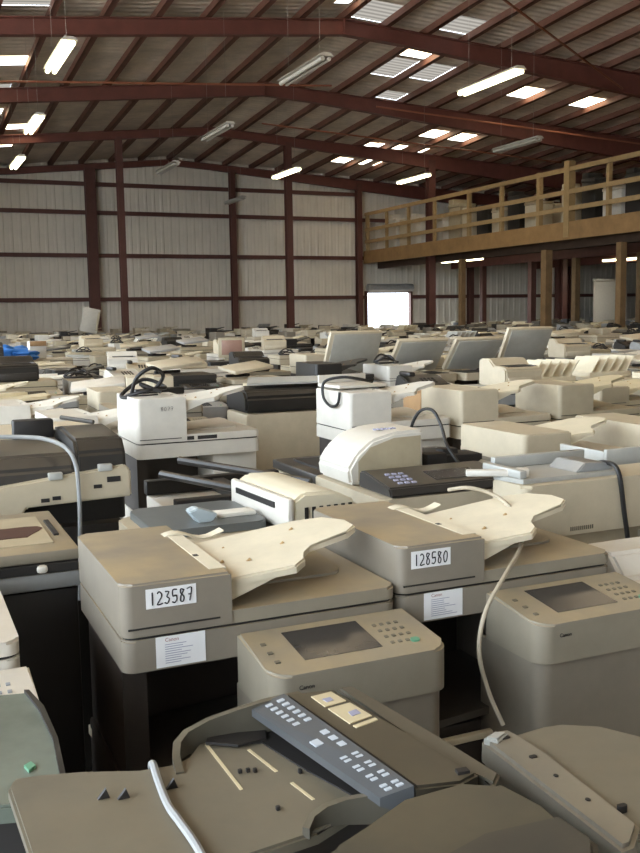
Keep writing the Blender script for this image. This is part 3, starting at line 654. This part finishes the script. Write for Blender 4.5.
for (x0, y0, x1, y1) in ((247, 750, 275, 772), (290, 783, 312, 800), (205, 745, 240, 790)): prism(bm, W_(1.0805, (x0, y0), (x0+3, y0-1), (x1+3, y1-1), (x1, y1)), 1.0795, 1.0808)
obj('guide_line', bm, PAL['beige']['t'], tp)
# recess sheets, curved rims
def arc_wall(pts, z, zb, th, name, m):
    P3 = [Vector(at(x, y, zz)).to_3d() for x, y, zz in pts]; bm = B(); n = len(P3)
    Q = []
    for i in range(n):
        d = (P3[min(i+1, n-1)]-P3[max(i-1, 0)]).normalized(); nn = Vector((-d.y, d.x, 0)); Q.append((P3[i]+nn*th, P3[i]-nn*th, pts[i][2]))
    rows = [[bm.verts.new((a.x-ox, a.y-oy, zb)), bm.verts.new((a.x-ox, a.y-oy, zz)), bm.verts.new((b.x-ox, b.y-oy, zz)), bm.verts.new((b.x-ox, b.y-oy, zb))] for a, b, zz in Q]
    for A_, B_ in zip(rows, rows[1:]):
        for k in range(4): bm.faces.new((A_[k], A_[(k+1) % 4], B_[(k+1) % 4], B_[k]))
    bm.faces.new(rows[0]); bm.faces.new(rows[-1][::-1]); bmesh.ops.recalc_face_normals(bm, faces=bm.faces[:]); return obj(name, bm, m, fr)
arc_wall([(180, 772, 1.083), (176, 756, 1.09), (177, 742, 1.098), (186, 731, 1.106), (208, 719, 1.115), (236, 709, 1.124), (264, 700, 1.135), (300, 692, 1.137)], 0, 1.07, .006, 'rear_rim', darkgrey)
arc_wall([(306, 828, 1.09), (312, 815, 1.097), (326, 805, 1.104), (346, 798, 1.11), (370, 794, 1.115), (398, 792, 1.12)], 0, 1.075, .005, 'front_rim', darkgrey)
obj('recess_shade', prism(B(), W_(1.083, (206, 742), (209, 730), (222, 719), (246, 710), (262, 706), (300, 720), (400, 790), (395, 800), (362, 800), (300, 766), (262, 742), (235, 744)), 1.0805, 1.083), dark, fr)  # thin dark sheet painting the shade below the key strip
obj('cavity_shade', prism(B(), W_(1.087, (206, 742), (211, 726), (238, 714), (264, 708), (266, 738), (238, 745)), 1.0835, 1.0875), dark, fr)  # dark wedge laid flat for the shade inside the rear rim
obj('catch', prism(B(), W_(1.142, (455, 770), (466, 768), (470, 772), (458, 774)), 1.138, 1.144), dark, fr)
bm = B(); pts = [(153, 764, 1.09), (158, 780, 1.088), (168, 805, 1.087), (180, 822, 1.087), (196, 845, 1.087), (215, 880, 1.087)]
cable('cable', 'light grey cord lying over the wide olive tray in the foreground', [at(x, y, z)+(z,) for x, y, z in [(160, 775, .99), (152, 768, 1.06)]+pts], .0058, greycab)
occ(.02, .7, .8, .68)
# D: right foreground tray
d_ = thing('photocopier', 'grey brown copier with a broad upturned tray at the lower right corner', 'photocopier', (at(600, 800, 1.0)+(0,)))
ox, oy = d_.location.x, d_.location.y
obj('cabinet', prism(B(), L(wp(1.0, (560, 780), (700, 775), (760, 900), (640, 900))), .03, 1.02, .01), dark, d_)
obj('tray', prism(B(), L(wp(1.1, (494, 740), (545, 727), (560, 723), (600, 725), (640, 735), (690, 760), (690, 830), (634, 838))), 1.07, 1.1, .006), olive, d_)
obj('edge_bar', prism(B(), L(wp(1.11, (482, 738), (490, 730), (508, 727), (520, 733), (545, 752), (640, 822), (634, 842), (622, 846))), 1.072, 1.108, .006), mat('putty plastic', (116, 110, 98), .45, .08, dust_light=.2), d_)
bm = B()
for x, y_, w_ in ((533, 757, .012), (556, 776, .006), (588, 800, .006), (622, 806, .014), (505, 738, .016)):
    q = L(wp(1.108, (x, y_)))[0]; bm_ = rounded(q[0]-w_/2, q[0]+w_/2, q[1]-.004, q[1]+.004, .003, 3); obj('screw_hole', prism(B(), bm_, 1.10, 1.1095), dark, d_)
bm.free()
obj('corner_clip', prism(B(), L(wp(1.12, (484, 733), (494, 727), (508, 728), (498, 736))), 1.10, 1.114, .003), bgp, d_)
# P2: green tinted glass at left
p_ = thing('flatbed_copier', 'low copier with dusty green-tinted glass top at the left edge', 'photocopier', (at(20, 740, 1.03)+(0,)))
ox, oy = p_.location.x, p_.location.y
obj('cabinet', prism(B(), L(wp(1.03, (-60, 700), (24, 712), (38, 724), (54, 745), (60, 790), (-60, 800))), .03, 1.0, .005), dark, p_)
obj('glass_bed', prism(B(), L(wp(1.03, (-60, 700), (28, 692), (42, 706), (56, 738), (64, 775), (66, 800), (-60, 812))), 1.002, 1.03, .004), glassm, p_)
obj('edge_seal', prism(B(), L(wp(1.035, (24, 690), (29, 690), (44, 706), (58, 738), (66, 776), (68, 800), (63, 800), (60, 776), (53, 739), (39, 709))), 1.02, 1.036), blackrub, p_)
obj('green_button', prism(B(), L(wp(1.03, (24, 768), (31, 764), (36, 768), (29, 773))), 1.03, 1.035), greenkey, p_)
# G row: tall copiers with white sided feeders
row = [((1.145, 4.95), 'white', 'white sided copier with a number on its feeder and black cables on top', 1.0),
       ((2.37, 4.9), 'white', 'white sided copier with a black cable loop at its left corner, central row', 1.0),
       ((3.12, 4.9), 'cream', 'cream copier with raised feeder, right neighbour of the one with the cable loop', .98),
       ((3.86, 4.9), 'beige', 'beige copier with raised feeder in the row below the slanted sorter bins', .98)]
for (xy, pal, lb, s) in row:
    t = copier('photocopier', lb, 'photocopier', (xy[0], xy[1], 0), pal, W=.69, D=.5, zs=.99*s, zl=1.07*s, lt=.04, fw_=.27, fh=.245 if xy[0] < 1.2 else .22, panel=False)
    for q in (.2, .33): obj('display_window', box(B(), q, q+.11, -.002, .002, 1.08, 1.10), screenm, t) if xy[0] < 1.2 else None
    occ(xy[0], xy[1]-.05, .7, .6)
G0 = (.98, 4.6)
bm = B(); digits(bm, '8077', .02, .013, .005, .0009); o = obj('handwritten_number', bm, ink); o.location = (1.16, 4.593, 1.30)
tag(o, 'faint handwritten number on the white sided feeder', 'marking'); 
for q in bpy.data.objects:
    if q.get('label', '').startswith('white sided copier with a number'):
        o.parent = q; o.location = (.13, -.0062, 1.245)
        for k_ in ('label', 'category'): del o[k_]
def coil(cx, cy, z, s, seed, n=9):
    r = random.Random(seed); return [(cx+s*math.cos(k*1.35+seed)*(.5+.5*r.random()), cy+s*.7*math.sin(k*1.35+seed)*(.5+.5*r.random()), z+.012+.09*r.random()*(1 if 1 < k < n-2 else 0)) for k in range(n)]
cable('cable', 'tangled black power cable on top of the white sided numbered copier', coil(1.25, 5.2, 1.300, .14, 1), .011, blackrub)
cable('cable', 'second black cable trailing right from the white sided numbered copier', [(1.17, 5.15, 1.335), (1.19, 5.10, 1.42), (1.27, 5.08, 1.47), (1.34, 5.12, 1.42), (1.30, 5.2, 1.34), (1.22, 5.15, 1.38), (1.32, 5.1, 1.335)], .011, blackrub)
pb = thing('power_adapter', 'long black power strip lying on the white sided numbered copier', 'power strip', (1.22, 5.27, 1.300), .15)
obj('body', box(B(), 0, .3, 0, .06, 0, .04, .01), blackrub, pb)
cable('cable', 'black cable loop hanging off the central white sided copier', [(2.62, 5.1, 1.335), (2.50, 5.05, 1.36), (2.42, 5.1, 1.37), (2.35, 5.2, 1.34), (2.34, 5.2, 1.25), (2.35, 5.12, 1.2), (2.35, 5.02, 1.22), (2.355, 5.0, 1.29)], .009, blackrub)
wt = thing('paper_tray', 'white plastic tray resting on the central white sided copier', 'tray', (2.40, 5.1, 1.300), .1)
obj('pan', box(B(), 0, .34, 0, .26, 0, .02, .005), PAL['white']['a'], wt); obj('rim', box(B(), .0, .34, .24, .26, .02, .07, .004), PAL['white']['a'], wt)
# M: four open lids
for k, (x, yy, lab) in enumerate(((4.50, 9.8, 'leftmost'), (5.28, 9.75, 'second from left'), (5.99, 9.65, 'third from left'), (6.80, 9.65, 'rightmost and tallest'))):
    copier('photocopier', 'copier with its lid standing open, %s of the row of four' % lab, 'photocopier', (x, yy-.35, 0), 'cream', W=.66, D=.54 if k in (1, 2) else .6, zs=.95, zl=1.04, feeder=False, opened=math.radians(62 if k in (0, 3) else 50), panel=False, lt=.05, group='copiers with raised lids')
    occ(x, yy-.4, .7, .75)
# N: monitor
n_ = thing('crt_monitor', 'small old monitor with a pinkish screen standing among the copiers', 'monitor', (at(232, 361, 1.05)+(1.055,)), math.radians(-12))
obj('shell', prism(prism(B(), rounded(-.2, .2, .0, .1, .02), .05, .34, .01), [(-.15, .1), (.15, .1), (.1, .34), (-.1, .34)], .09, .3, .01), PAL['beige']['a'], n_)
obj('bezel', box(B(), -.2, .2, -.02, .0, .045, .35, .012), PAL['beige']['b'], n_); obj('screen', box(B(), -.155, .155, -.026, -.018, .09, .31, .01), mat('pinkish screen', (150, 118, 104), .25, .1), n_)
obj('stand', box(B(), -.1, .1, .02, .24, 0, .05, .008), PAL['beige']['b'], n_)
nx, ny = n_.location.x, n_.location.y
copier('photocopier', 'black copier carrying the small old monitor', 'photocopier', (nx-.4, ny-.12, 0), 'black', W=.8, D=.6, zs=.93, zl=1.015, feeder=False, panel=False)
for q in (0,): OCC.append((nx-.7, nx+.6, ny-1.7, ny))
obj_q = tag(obj('instruction_sheet', box(B(), nx-.12, nx+.12, ny-.128, ny-.122, .96, 1.01), whitepaper), 'small white sheet on the front of the black copier below the monitor', 'paper')
occ(nx-.45, ny-.3, .9, 1.)
# O: tilted white panel
ow = thing('cover_panel', 'tall white panel leaning upright above the far left rows', 'panel', (at(88, 331, 1.2)+(1.15,)), .1)
q = obj('board', box(B(), -.35, .35, -.06, .06, 0, .95, .03), PAL['white']['a'], ow); q.rotation_euler = (0, .22, 0); q = obj('side_rib', box(B(), .24, .32, -.085, -.055, .1, .85, .01), PAL['cream']['a'], ow); q.rotation_euler = (0, .22, 0)
OX = (ow.location.x, ow.location.y)
# P: blue bundle
bx, by = at(8, 362, 1.08)
pb = thing('tarpaulin_bundle', 'bright blue tarpaulin bundle at the left edge of the rows', 'tarpaulin', (bx, by, 1.05))
bm = B(); r = random.Random(3); bmesh.ops.create_icosphere(bm, subdivisions=4, radius=1)
from mathutils import noise as mn
for vv in bm.verts:
    k = 1+.35*mn.noise(vv.co*2.2)+.15*mn.noise(vv.co*6); vv.co = Vector((vv.co.x*.42*k, vv.co.y*.3*k, max(-.0, .12+vv.co.z*.15*k)))
obj('folded_sheet', bm, blue, pb)
pw = thing('carton', 'white carton beside the blue bundle at the left edge', 'box', (bx+.38, by+.37, 1.10), .1); obj('box', box(B(), 0, .26, 0, .2, 0, .28, .01), PAL['white']['a'], pw)
obj('flap', box(B(), 0, .26, -.01, 0, .2, .28, .002), cardboard, pw)
copier('photocopier', 'beige copier under the blue tarpaulin bundle', 'photocopier', (bx-.5, by-.35, 0), 'beige', W=.8, D=.6, zs=.93, zl=1.005, feeder=False, panel=False); copier('photocopier', 'cream copier under the white carton at the left edge', 'photocopier', (bx+.34, by+.32, 0), 'cream', W=.7, D=.55, zs=.95, zl=1.06, feeder=False, panel=False)
occ(bx-.5, by-.3, 1.3, 1.3)
# sorter copiers, right
for k, (px, py, lb) in enumerate(((532, 386, 'cream copier with slanted sorter bins, larger left one at right of the open lids'), (592, 380, 'cream copier with slanted sorter bins, right one by the picture edge'))):
    x, y = at(px, py, 1.04); copier('photocopier', lb, 'photocopier', (x, y, 0), 'cream', W=.62, D=.55, feeder=False, panel=False, sorter=True); occ(x, y-.1, .82, .75)
# black machines in the second row
x, y = at(246, 411, .98)
bmch = thing('photocopier', 'long black copier with a rounded top, left of the central cable loop', 'photocopier', (x, y, 0))
obj('cabinet', box(B(), 0, 1.0, 0, .5, .03, .95, .02), PAL['cream']['a'], bmch); bm = B(); profile(bm, [(0, .96), (-.0, 1.08), (.06, 1.14), (.3, 1.16), (.5, 1.12), (.5, .96)], 0, .95, 'x', .02); obj('drum_cover', bm, PAL['black']['a'], bmch)
obj('top_sheet', prism(B(), [(.05, .1), (.8, .05), (.9, .4), (.2, .5)], lambda x, y: 1.17+.05*y, lambda x, y: 1.185+.06*y, .004), PAL['grey']['t'], bmch)
occ(x, y-.05, 1.0, .6)
# dark frames and rods between left printer and white printer
x, y = 1.02, 3.72
fm = thing('photocopier', 'stripped copier with dark rails and open frame, between numbered white copier and vented printer', 'photocopier', (x, y, 0))
obj('cabinet', box(B(), 0, .62, 0, .56, .03, .93, .01), PAL['white']['a'], fm); obj('open_frame', box(box(box(B(), -.01, .64, -.01, .05, .935, 1.0, .005), -.01, .64, .5, .56, .935, 1.0, .005), .3, .36, .05, .5, .935, .99, .005), dark, fm)
bm = B()
for p0, p1 in (((.06, .5, 1.03), (.33, -.06, 1.01)), ((.16, .55, 1.08), (.58, -.02, 1.03))): tube(bm, [p0, p1], .018, 8, 0)
obj('rail', bm, PAL['black']['b'], fm)
occ(x, y, .64, .6)
fm2 = thing('photocopier', 'low black copier with square open wells, in front of the central white sided copier', 'photocopier', (1.70, 3.78, 0))
obj('cabinet', box(B(), 0, .95, 0, .6, .03, .98, .01), PAL['cream']['a'], fm2); obj('deck', box(B(), -.01, .96, -.01, .61, .985, 1.03, .008), PAL['black']['b'], fm2)
obj('well', box(box(B(), .06, .4, .12, .5, 1.03, 1.04), .48, .86, .12, .5, 1.03, 1.04), dark, fm2); obj('well_rim', box(box(box(B(), .05, .41, .08, .11, 1.03, 1.06), .42, .46, .08, .52, 1.03, 1.07), .47, .88, .08, .11, 1.03, 1.06), PAL['black']['a'], fm2)
occ(1.7, 3.75, .97, .66)
# left middle: big cream slab machines above the black printer
copier('photocopier', 'broad cream copier with a closed flat lid behind the black topped printer', 'photocopier', (.30, 4.75, 0), 'cream', W=.62, D=.6, zs=1.0, zl=1.13, lt=.05, feeder=False, panel=False)
occ(.3, 4.7, .63, .65)

# ------------------------------------------------------------------ rows of machines behind
PALN = {'taupe': 'taupe', 'cream': 'cream', 'white': 'off-white', 'beige': 'beige', 'grey': 'grey', 'black': 'black'}
KIND = {'feeder': ('photocopier', 'copier with a raised feeder', dict(W=.66, D=.58, zs=.92, zl=1.0, fh=.15, fw_=.28)),
        'flat': ('photocopier', 'copier with a flat closed lid', dict(W=.68, D=.6, zs=.94, zl=1.03, lt=.05, feeder=False)),
        'open': ('photocopier', 'copier with its lid raised', dict(W=.66, D=.6, zs=.92, zl=1.0, feeder=False, opened=math.radians(55), panel=False)),
        'bins': ('photocopier', 'copier with slanted sorter bins', dict(W=.7, D=.58, zs=.88, zl=.96, feeder=False, panel=False, sorter=True)),
        'low': ('photocopier', 'low copier body without lid', dict(W=.62, D=.56, zs=.84, zl=.93, lt=.02, feeder=False, panel=False))}
SMALL = {'printer': ('laser_printer', 'printer', 'printer'), 'tray': ('paper_tray', 'paper tray', 'tray'), 'fax': ('fax_machine', 'fax machine', 'fax machine'), 'part': ('machine_cover', 'loose cover panel', 'panel'), 'box': ('carton', 'carton', 'box'), 'cord': ('cable', 'coiled cable', 'cable')}
def small(kind, pal, loc=(0, 0, 0)):
    P = PAL[pal]
    if kind == 'printer': return printer('laser_printer', 'x', 'printer', loc, pal, .4, .4, .24)
    t = thing(SMALL[kind][0], 'x', SMALL[kind][2], loc)
    if kind == 'tray':
        obj('pan', prism(B(), [(0, 0), (.4, 0), (.44, .06), (.44, .28), (0, .3)], lambda x, y: .0+.1*max(0, x-.2), lambda x, y: .02+.12*max(0, x-.2), .004), P['t'], t)
        obj('rim', box(box(B(), 0, .3, .28, .3, .015, .06, .004), 0, .02, .0, .28, .015, .05, .004), P['t'], t)
    if kind == 'fax':
        bm = B(); profile(bm, [(0, 0), (0, .06), (.2, .12), (.3, .13), (.34, .05), (.34, 0)], 0, .36, 'x', .01); obj('body', bm, P['a'], t)
        obj('handset', box(B(), .01, .07, .06, .28, .125, .165, .015), PAL['black']['a'], t); bm = B()
        for i in range(4):
            for j in range(3): prism(bm, [(.14+i*.035, .04+j*.04), (.16+i*.035, .04+j*.04), (.16+i*.035, .06+j*.04), (.14+i*.035, .06+j*.04)], .05, lambda x, y: .066+.3*y)
        obj('button', bm, dark, t)
    if kind == 'part':
        q = obj('panel', box(B(), 0, .5, 0, .38, 0, .04, .012), P['b'], t); q.rotation_euler = (.12, -.1, 0); q.location = (0, 0, .045)
        q = obj('hinge', box(B(), .1, .4, .36, .40, .0, .03, .005), dark, t); q.location = (0, 0, .0)
    if kind == 'box': obj('carton_body', box(B(), 0, .34, 0, .3, 0, .22, .005), cardboard if pal in ('beige', 'taupe') else P['a'], t); obj('tape', box(B(), .14, .2, -.002, .302, .0, .2222), P['t'], t)
    if kind == 'cord': bm = B(); tube(bm, coil(.15, .15, 0.0, .16, 5, 11), .011, 6, 5); obj('cord', bm, blackrub, t)
    return t
def depth_words(y): return 'in the middle rows' if y < 9 else 'beyond the open lids' if y < 13 else 'halfway back' if y < 20 else 'in the far rows' if y < 30 else 'in the farthest rows' if y < 40 else 'along the far wall'
def zone(x, y):
    r = x/y
    return ('at the left edge' if r < .14 else 'below the left interior column' if r < .27 else 'between the interior columns' if r < .40 else 'below the central interior column' if r < .5 else 'below the bright door opening' if r < .61 else 'below the mezzanine end' if r < .72 else 'under the mezzanine at right')
PROTOS, PROTOSF, REST = {}, {}, []
COUNT = {}
kinds_w = (['feeder']*9+['flat']*8+['bins']*1+['low']*5); pals_w = (['cream']*8+['white']*4+['beige']*6+['grey']*3+['taupe']*5+['black']*5)
HOLD = []
def tophgt(k): return {'feeder': 1.035, 'flat': 1.08, 'open': 1.0, 'bins': 1.2, 'low': .95}[k]
cells = []
y = 5.75
while y < 47.5:
    dy = 1.0 if y < 12 else 1.35 if y < 20 else 1.9 if y < 30 else 2.6
    sx = .78 if y < 12 else .84 if y < 20 else .95 if y < 30 else 1.05
    x = y*.055-1.0+R.random()*.5
    while x < y*.98+.6:
        cells.append((x, y+R.uniform(-.08, .08), dy)); x += sx*(1+R.random()*.12)+(.35 if R.random() < .06 else 0)
    y += dy
cells += [(x, 3.75+R.uniform(-.03, .03), 1.) for x in (2.75, 3.5)] + [(3.1, 2.9, 1), (3.05, 5.6, 1)]
def free(x, y, W=.7, D=.62, y0=.22):
    return all(x+W < a or x > b or y+D < c or y-y0 > d for a, b, c, d in OCC)
nm = {'thing': 0, 'small': 0}
COLS = [(9.38, 42), (17.26, 42), (24.95, 42), (25.15, 39.4), (25.15, 32.9), (25.15, 28.4), (30.5, 37.6), (30.5, 45.6), (30.5, 41.1), (30.5, 33.2), (36, 46), (36, 39), (36, 31), (1.6, 42), (33.2, 42), (41.2, 42)]
OCC += [(36.5, 39.1, 43.2, 43.8), (33.4, 35.8, 30.6, 31.5)]
def near_col(x, y): return any(a-.95 < x < a+.25 and b-.95 < y < b+.55 for a, b in COLS)
def place(proto_far, key, far, mk, loc, rz, label, cat, name, group):
    if far:
        if key not in PROTOSF: PROTOSF[key] = join_tree(mk(), name)
        o = bpy.data.objects.new(name, PROTOSF[key]); C.objects.link(o)
    else:
        if key not in PROTOS:
            KIDS.clear(); PROTOS[key] = mk(); o = PROTOS[key]; KIDS.clear()
        else: o = copy_tree(PROTOS[key])
    o.location = loc; o.rotation_euler = (0, 0, rz); tag(o, label, cat, group); return o
for (x, y, dy) in cells:
    if not free(x, y) or near_col(x, y): continue
    px, py = proj(x+.3, y, 1.1)
    if px < -40*(1+8/y) or px > 690+200/y: continue
    k = R.choice(kinds_w); pal = R.choice(pals_w)
    if y < 24 and k == 'open': k = 'flat'
    if y < 9 and k == 'bins': k = 'low'
    if y < 6.6 and pal in ('black', 'grey', 'taupe'): pal = 'cream' if pal == 'black' else 'beige'
    far = y > 17; rz = R.uniform(-.05, .05)
    name, desc, kw = KIND[k]
    if abs(x-OX[0]) < .8 and abs(y-OX[1]) < 1.6: k = 'flat'; name, desc, kw = KIND[k]
    lab = '%s %s %s %s' % (PALN[pal], desc, depth_words(y), zone(x, y))
    key = (k, pal, far); sz = R.choice((.93, .97, 1.0, 1.04, 1.08)) if y > 8.5 else 1.
    if nm['thing'] >= 245: REST.append((k, pal, (x, y), rz, sz)); continue
    place(None, key, far, lambda: copier(name, lab, 'photocopier', (0, 0, 0), pal, **{'detail': not far, **kw}), (x, y, 0), rz, lab, 'photocopier', name, 'copiers: '+lab).scale = (1, 1, sz)
    nm['thing'] += 1
    if k in ('flat', 'low') or (k == 'feeder' and R.random() < .2 and y > 8):
        for rep in range(1 if y < 12 else 2 if R.random() < .3 else 1):
            if R.random() > .92: continue
            sk = R.choice(['printer']*3+['tray']*3+['fax']*3+['part']*3+['box']*1+['cord']*2); sp_ = R.choice(['cream']*4+['white']*3+['beige']*3+['grey']*2+['black']*3)
            zt = (1.157 if k == 'feeder' else tophgt(k))*sz+.003
            if k == 'feeder': sk = 'cord'; loc = (x+.0, y+.1, zt)
            else: loc = (x+.04+R.random()*.12, y+.06+R.random()*.08, zt)
            far2 = y > 12
            n2, d2, c2 = SMALL[sk]
            if rep == 1: continue
            if sk == 'cord': sp_ = 'black'
            colw = 'brown cardboard' if sk == 'box' and sp_ in ('beige', 'taupe') else PALN[sp_]
            lab2 = '%s %s atop a copier %s %s' % (colw, d2, depth_words(y), zone(x, y))
            place(None, ('s', sk, sp_, far2), far2, lambda: small(sk, sp_), loc, R.uniform(-.25, .25), lab2, c2, n2, 'on top: '+lab2); nm['small'] += 1
REST_B = bmesh.new(); mats_ = []
for (k, pal, (x, y), rz, sz) in REST:
    key = (k, pal, True)
    if key not in PROTOSF: PROTOSF[key] = join_tree(copier('photocopier', 'x', 'photocopier', (0, 0, 0), pal, **{'detail': False, **KIND[k][2]}), 'photocopier')
    me = PROTOSF[key].copy(); me.transform(Matrix.LocRotScale(Vector((x, y, 0)), Matrix.Rotation(rz, 3, 'Z').to_quaternion(), Vector((1, 1, sz)))); n0 = len(REST_B.faces); REST_B.from_mesh(me)
    for m in me.materials:
        if m not in mats_: mats_.append(m)
    mp = [mats_.index(m) for m in me.materials]; REST_B.faces.ensure_lookup_table()
    for fc in REST_B.faces[n0:]: fc.material_index = mp[fc.material_index]
    bpy.data.meshes.remove(me)
me = bpy.data.meshes.new('distant_photocopiers'); REST_B.to_mesh(me); REST_B.free()
for m in mats_: me.materials.append(m)
o = bpy.data.objects.new('distant_photocopiers', me); C.objects.link(o); tag(o, 'mass of cream, beige and dark photocopiers filling the floor up to the corrugated far wall', 'photocopiers', None, 'stuff')
print('REST', len(REST))
print('FIELD', nm, len(bpy.data.objects))
# tall stacks in the farthest part under the mezzanine and on its deck
def shelf(loc, label, n=4, W=1.6, Hh=2.2):
    t = thing('shelving_unit', label, 'shelf', loc)
    for x in (0, W):
        for y in (0, .5): obj('upright', box(B(), x-.03, x+.03, y-.03, y+.03, 0, Hh), colm, t)
    for k in range(n): obj('shelf_board', box(B(), 0, W, 0, .5, .3+k*(Hh-.4)/(n-1)-.03, .3+k*(Hh-.4)/(n-1)), wood, t)
    return t
x, y = 32.3, 33.4
shelf((33.6, 30.8, 0), 'metal and timber shelving at the right edge under the mezzanine', 5, 2., 3.6)
for k, (dx, kk, c) in enumerate(((.1, 1, 'white'), (.9, 1, 'beige'), (.3, 2, 'cream'), (1.2, 2, 'grey'), (.2, 3, 'white'), (1.0, 3, 'beige'))):
    z = .3+kk*.8; b_ = tag(obj('carton', box(B(), 33.6+dx, 34.1+dx, 30.9, 31.2, z, z+.4, .01), PAL[c]['a']), '%s box on the %s shelf of the unit under the mezzanine' % (PALN[c], ('second', 'third', 'fourth')[kk-1]), 'box')
wp_ = thing('wall_board', 'white upright board standing under the mezzanine before the back wall', 'board', (36.6, 43.5, 0))
obj('board', box(B(), 0, 2.4, 0, .1, .9, 3.3, .02), PAL['white']['a'], wp_); obj('leg', box(B(), .1, .2, 0, .1, 0, .9), colm, wp_); obj('leg', box(B(), 2.2, 2.3, 0, .1, 0, .9), colm, wp_)
obj('header', box(B(), -.05, 2.1, -.03, .13, 3.32, 3.45, .01), PAL['white']['b'], wp_)
# on the mezzanine: machines and boxes behind the rail
mz = MZ1
y = 47.3; k = 0; rr = random.Random(11)
descs = {}
while y > 26.2:
    for lane in (0, 1):
        if rr.random() < (.18 if lane == 0 else .35): continue
        pal = rr.choice(['cream', 'grey', 'black', 'beige', 'white', 'black']); hgt = rr.uniform(1.15, 2.0); wx = rr.uniform(.6, .9); wy = rr.uniform(.7, 1.1); xx = MX+.7+lane*1.3
        where = 'at its far end' if y > 42 else 'past its middle' if y > 35 else 'at its middle' if y > 31 else 'at the right picture edge'
        lab = '%s %s copier on the mezzanine, %s row, %s' % (PALN[pal], 'tall' if hgt > 1.35 else 'low', 'front' if lane == 0 else 'rear', where)
        t = thing('photocopier', lab, 'photocopier', (xx, y-wy, mz-.02), 0, 'mezzanine copiers: '+lab)
        obj('cabinet', box(B(), 0, wx, 0, wy, 0, hgt*.8, .02), PAL[pal]['a'], t); obj('platen_cover', box(B(), -.02, wx+.02, -.02, wy+.02, hgt*.8+.01, hgt*.88, .01), PAL[pal]['b'], t)
        obj('document_feeder', box(B(), 0, wx*.9, wy*.55, wy, hgt*.88, hgt, .03), PAL[pal]['a'], t)
    y -= 1.25
# upright cabinets on the mezzanine
for (yy, c, lb) in ((44.2, 'cream', 'tall cream locker on the mezzanine deck near its far end'), (41.9, 'grey', 'tall grey locker on the mezzanine deck left of the red column'), (30.2, 'black', 'tall dark cabinet on the mezzanine behind the thick rail post'), (27.6, 'grey', 'tall grey cabinet on the mezzanine by the right picture edge')):
    t = thing('locker', lb, 'cabinet', (28.3, yy-.9, mz-.02)); obj('body', box(B(), 0, .7, 0, .9, 0, 1.9, .02), PAL[c]['a'], t); obj('door', box(B(), -.02, 0, .04, .86, .06, 1.84, .005), PAL[c]['b'], t)

# ------------------------------------------------------------------ world and exposure
w = bpy.data.worlds.new('World'); bpy.context.scene.world = w; w.use_nodes = True; bg = w.node_tree.nodes['Background']
bg.inputs['Color'].default_value = (.80, .90, 1.0, 1); bg.inputs['Strength'].default_value = 8.5
S = bpy.data.objects.new('sun', bpy.data.lights.new('sun', 'SUN')); C.objects.link(S); S.data.energy = 22; S.data.angle = .02; S.data.color = (1, .93, .82)
S.rotation_euler = Vector((.42, .28, .86)).to_track_quat('Z', 'Y').to_euler()
sc = bpy.context.scene
sc.view_settings.view_transform = 'Standard'; sc.view_settings.look = 'None'; sc.view_settings.gamma = 1; sc.view_settings.use_curve_mapping = False
sc.view_settings.exposure = 0.0
sc.cycles.max_bounces = 8; sc.cycles.diffuse_bounces = 4; sc.cycles.glossy_bounces = 2
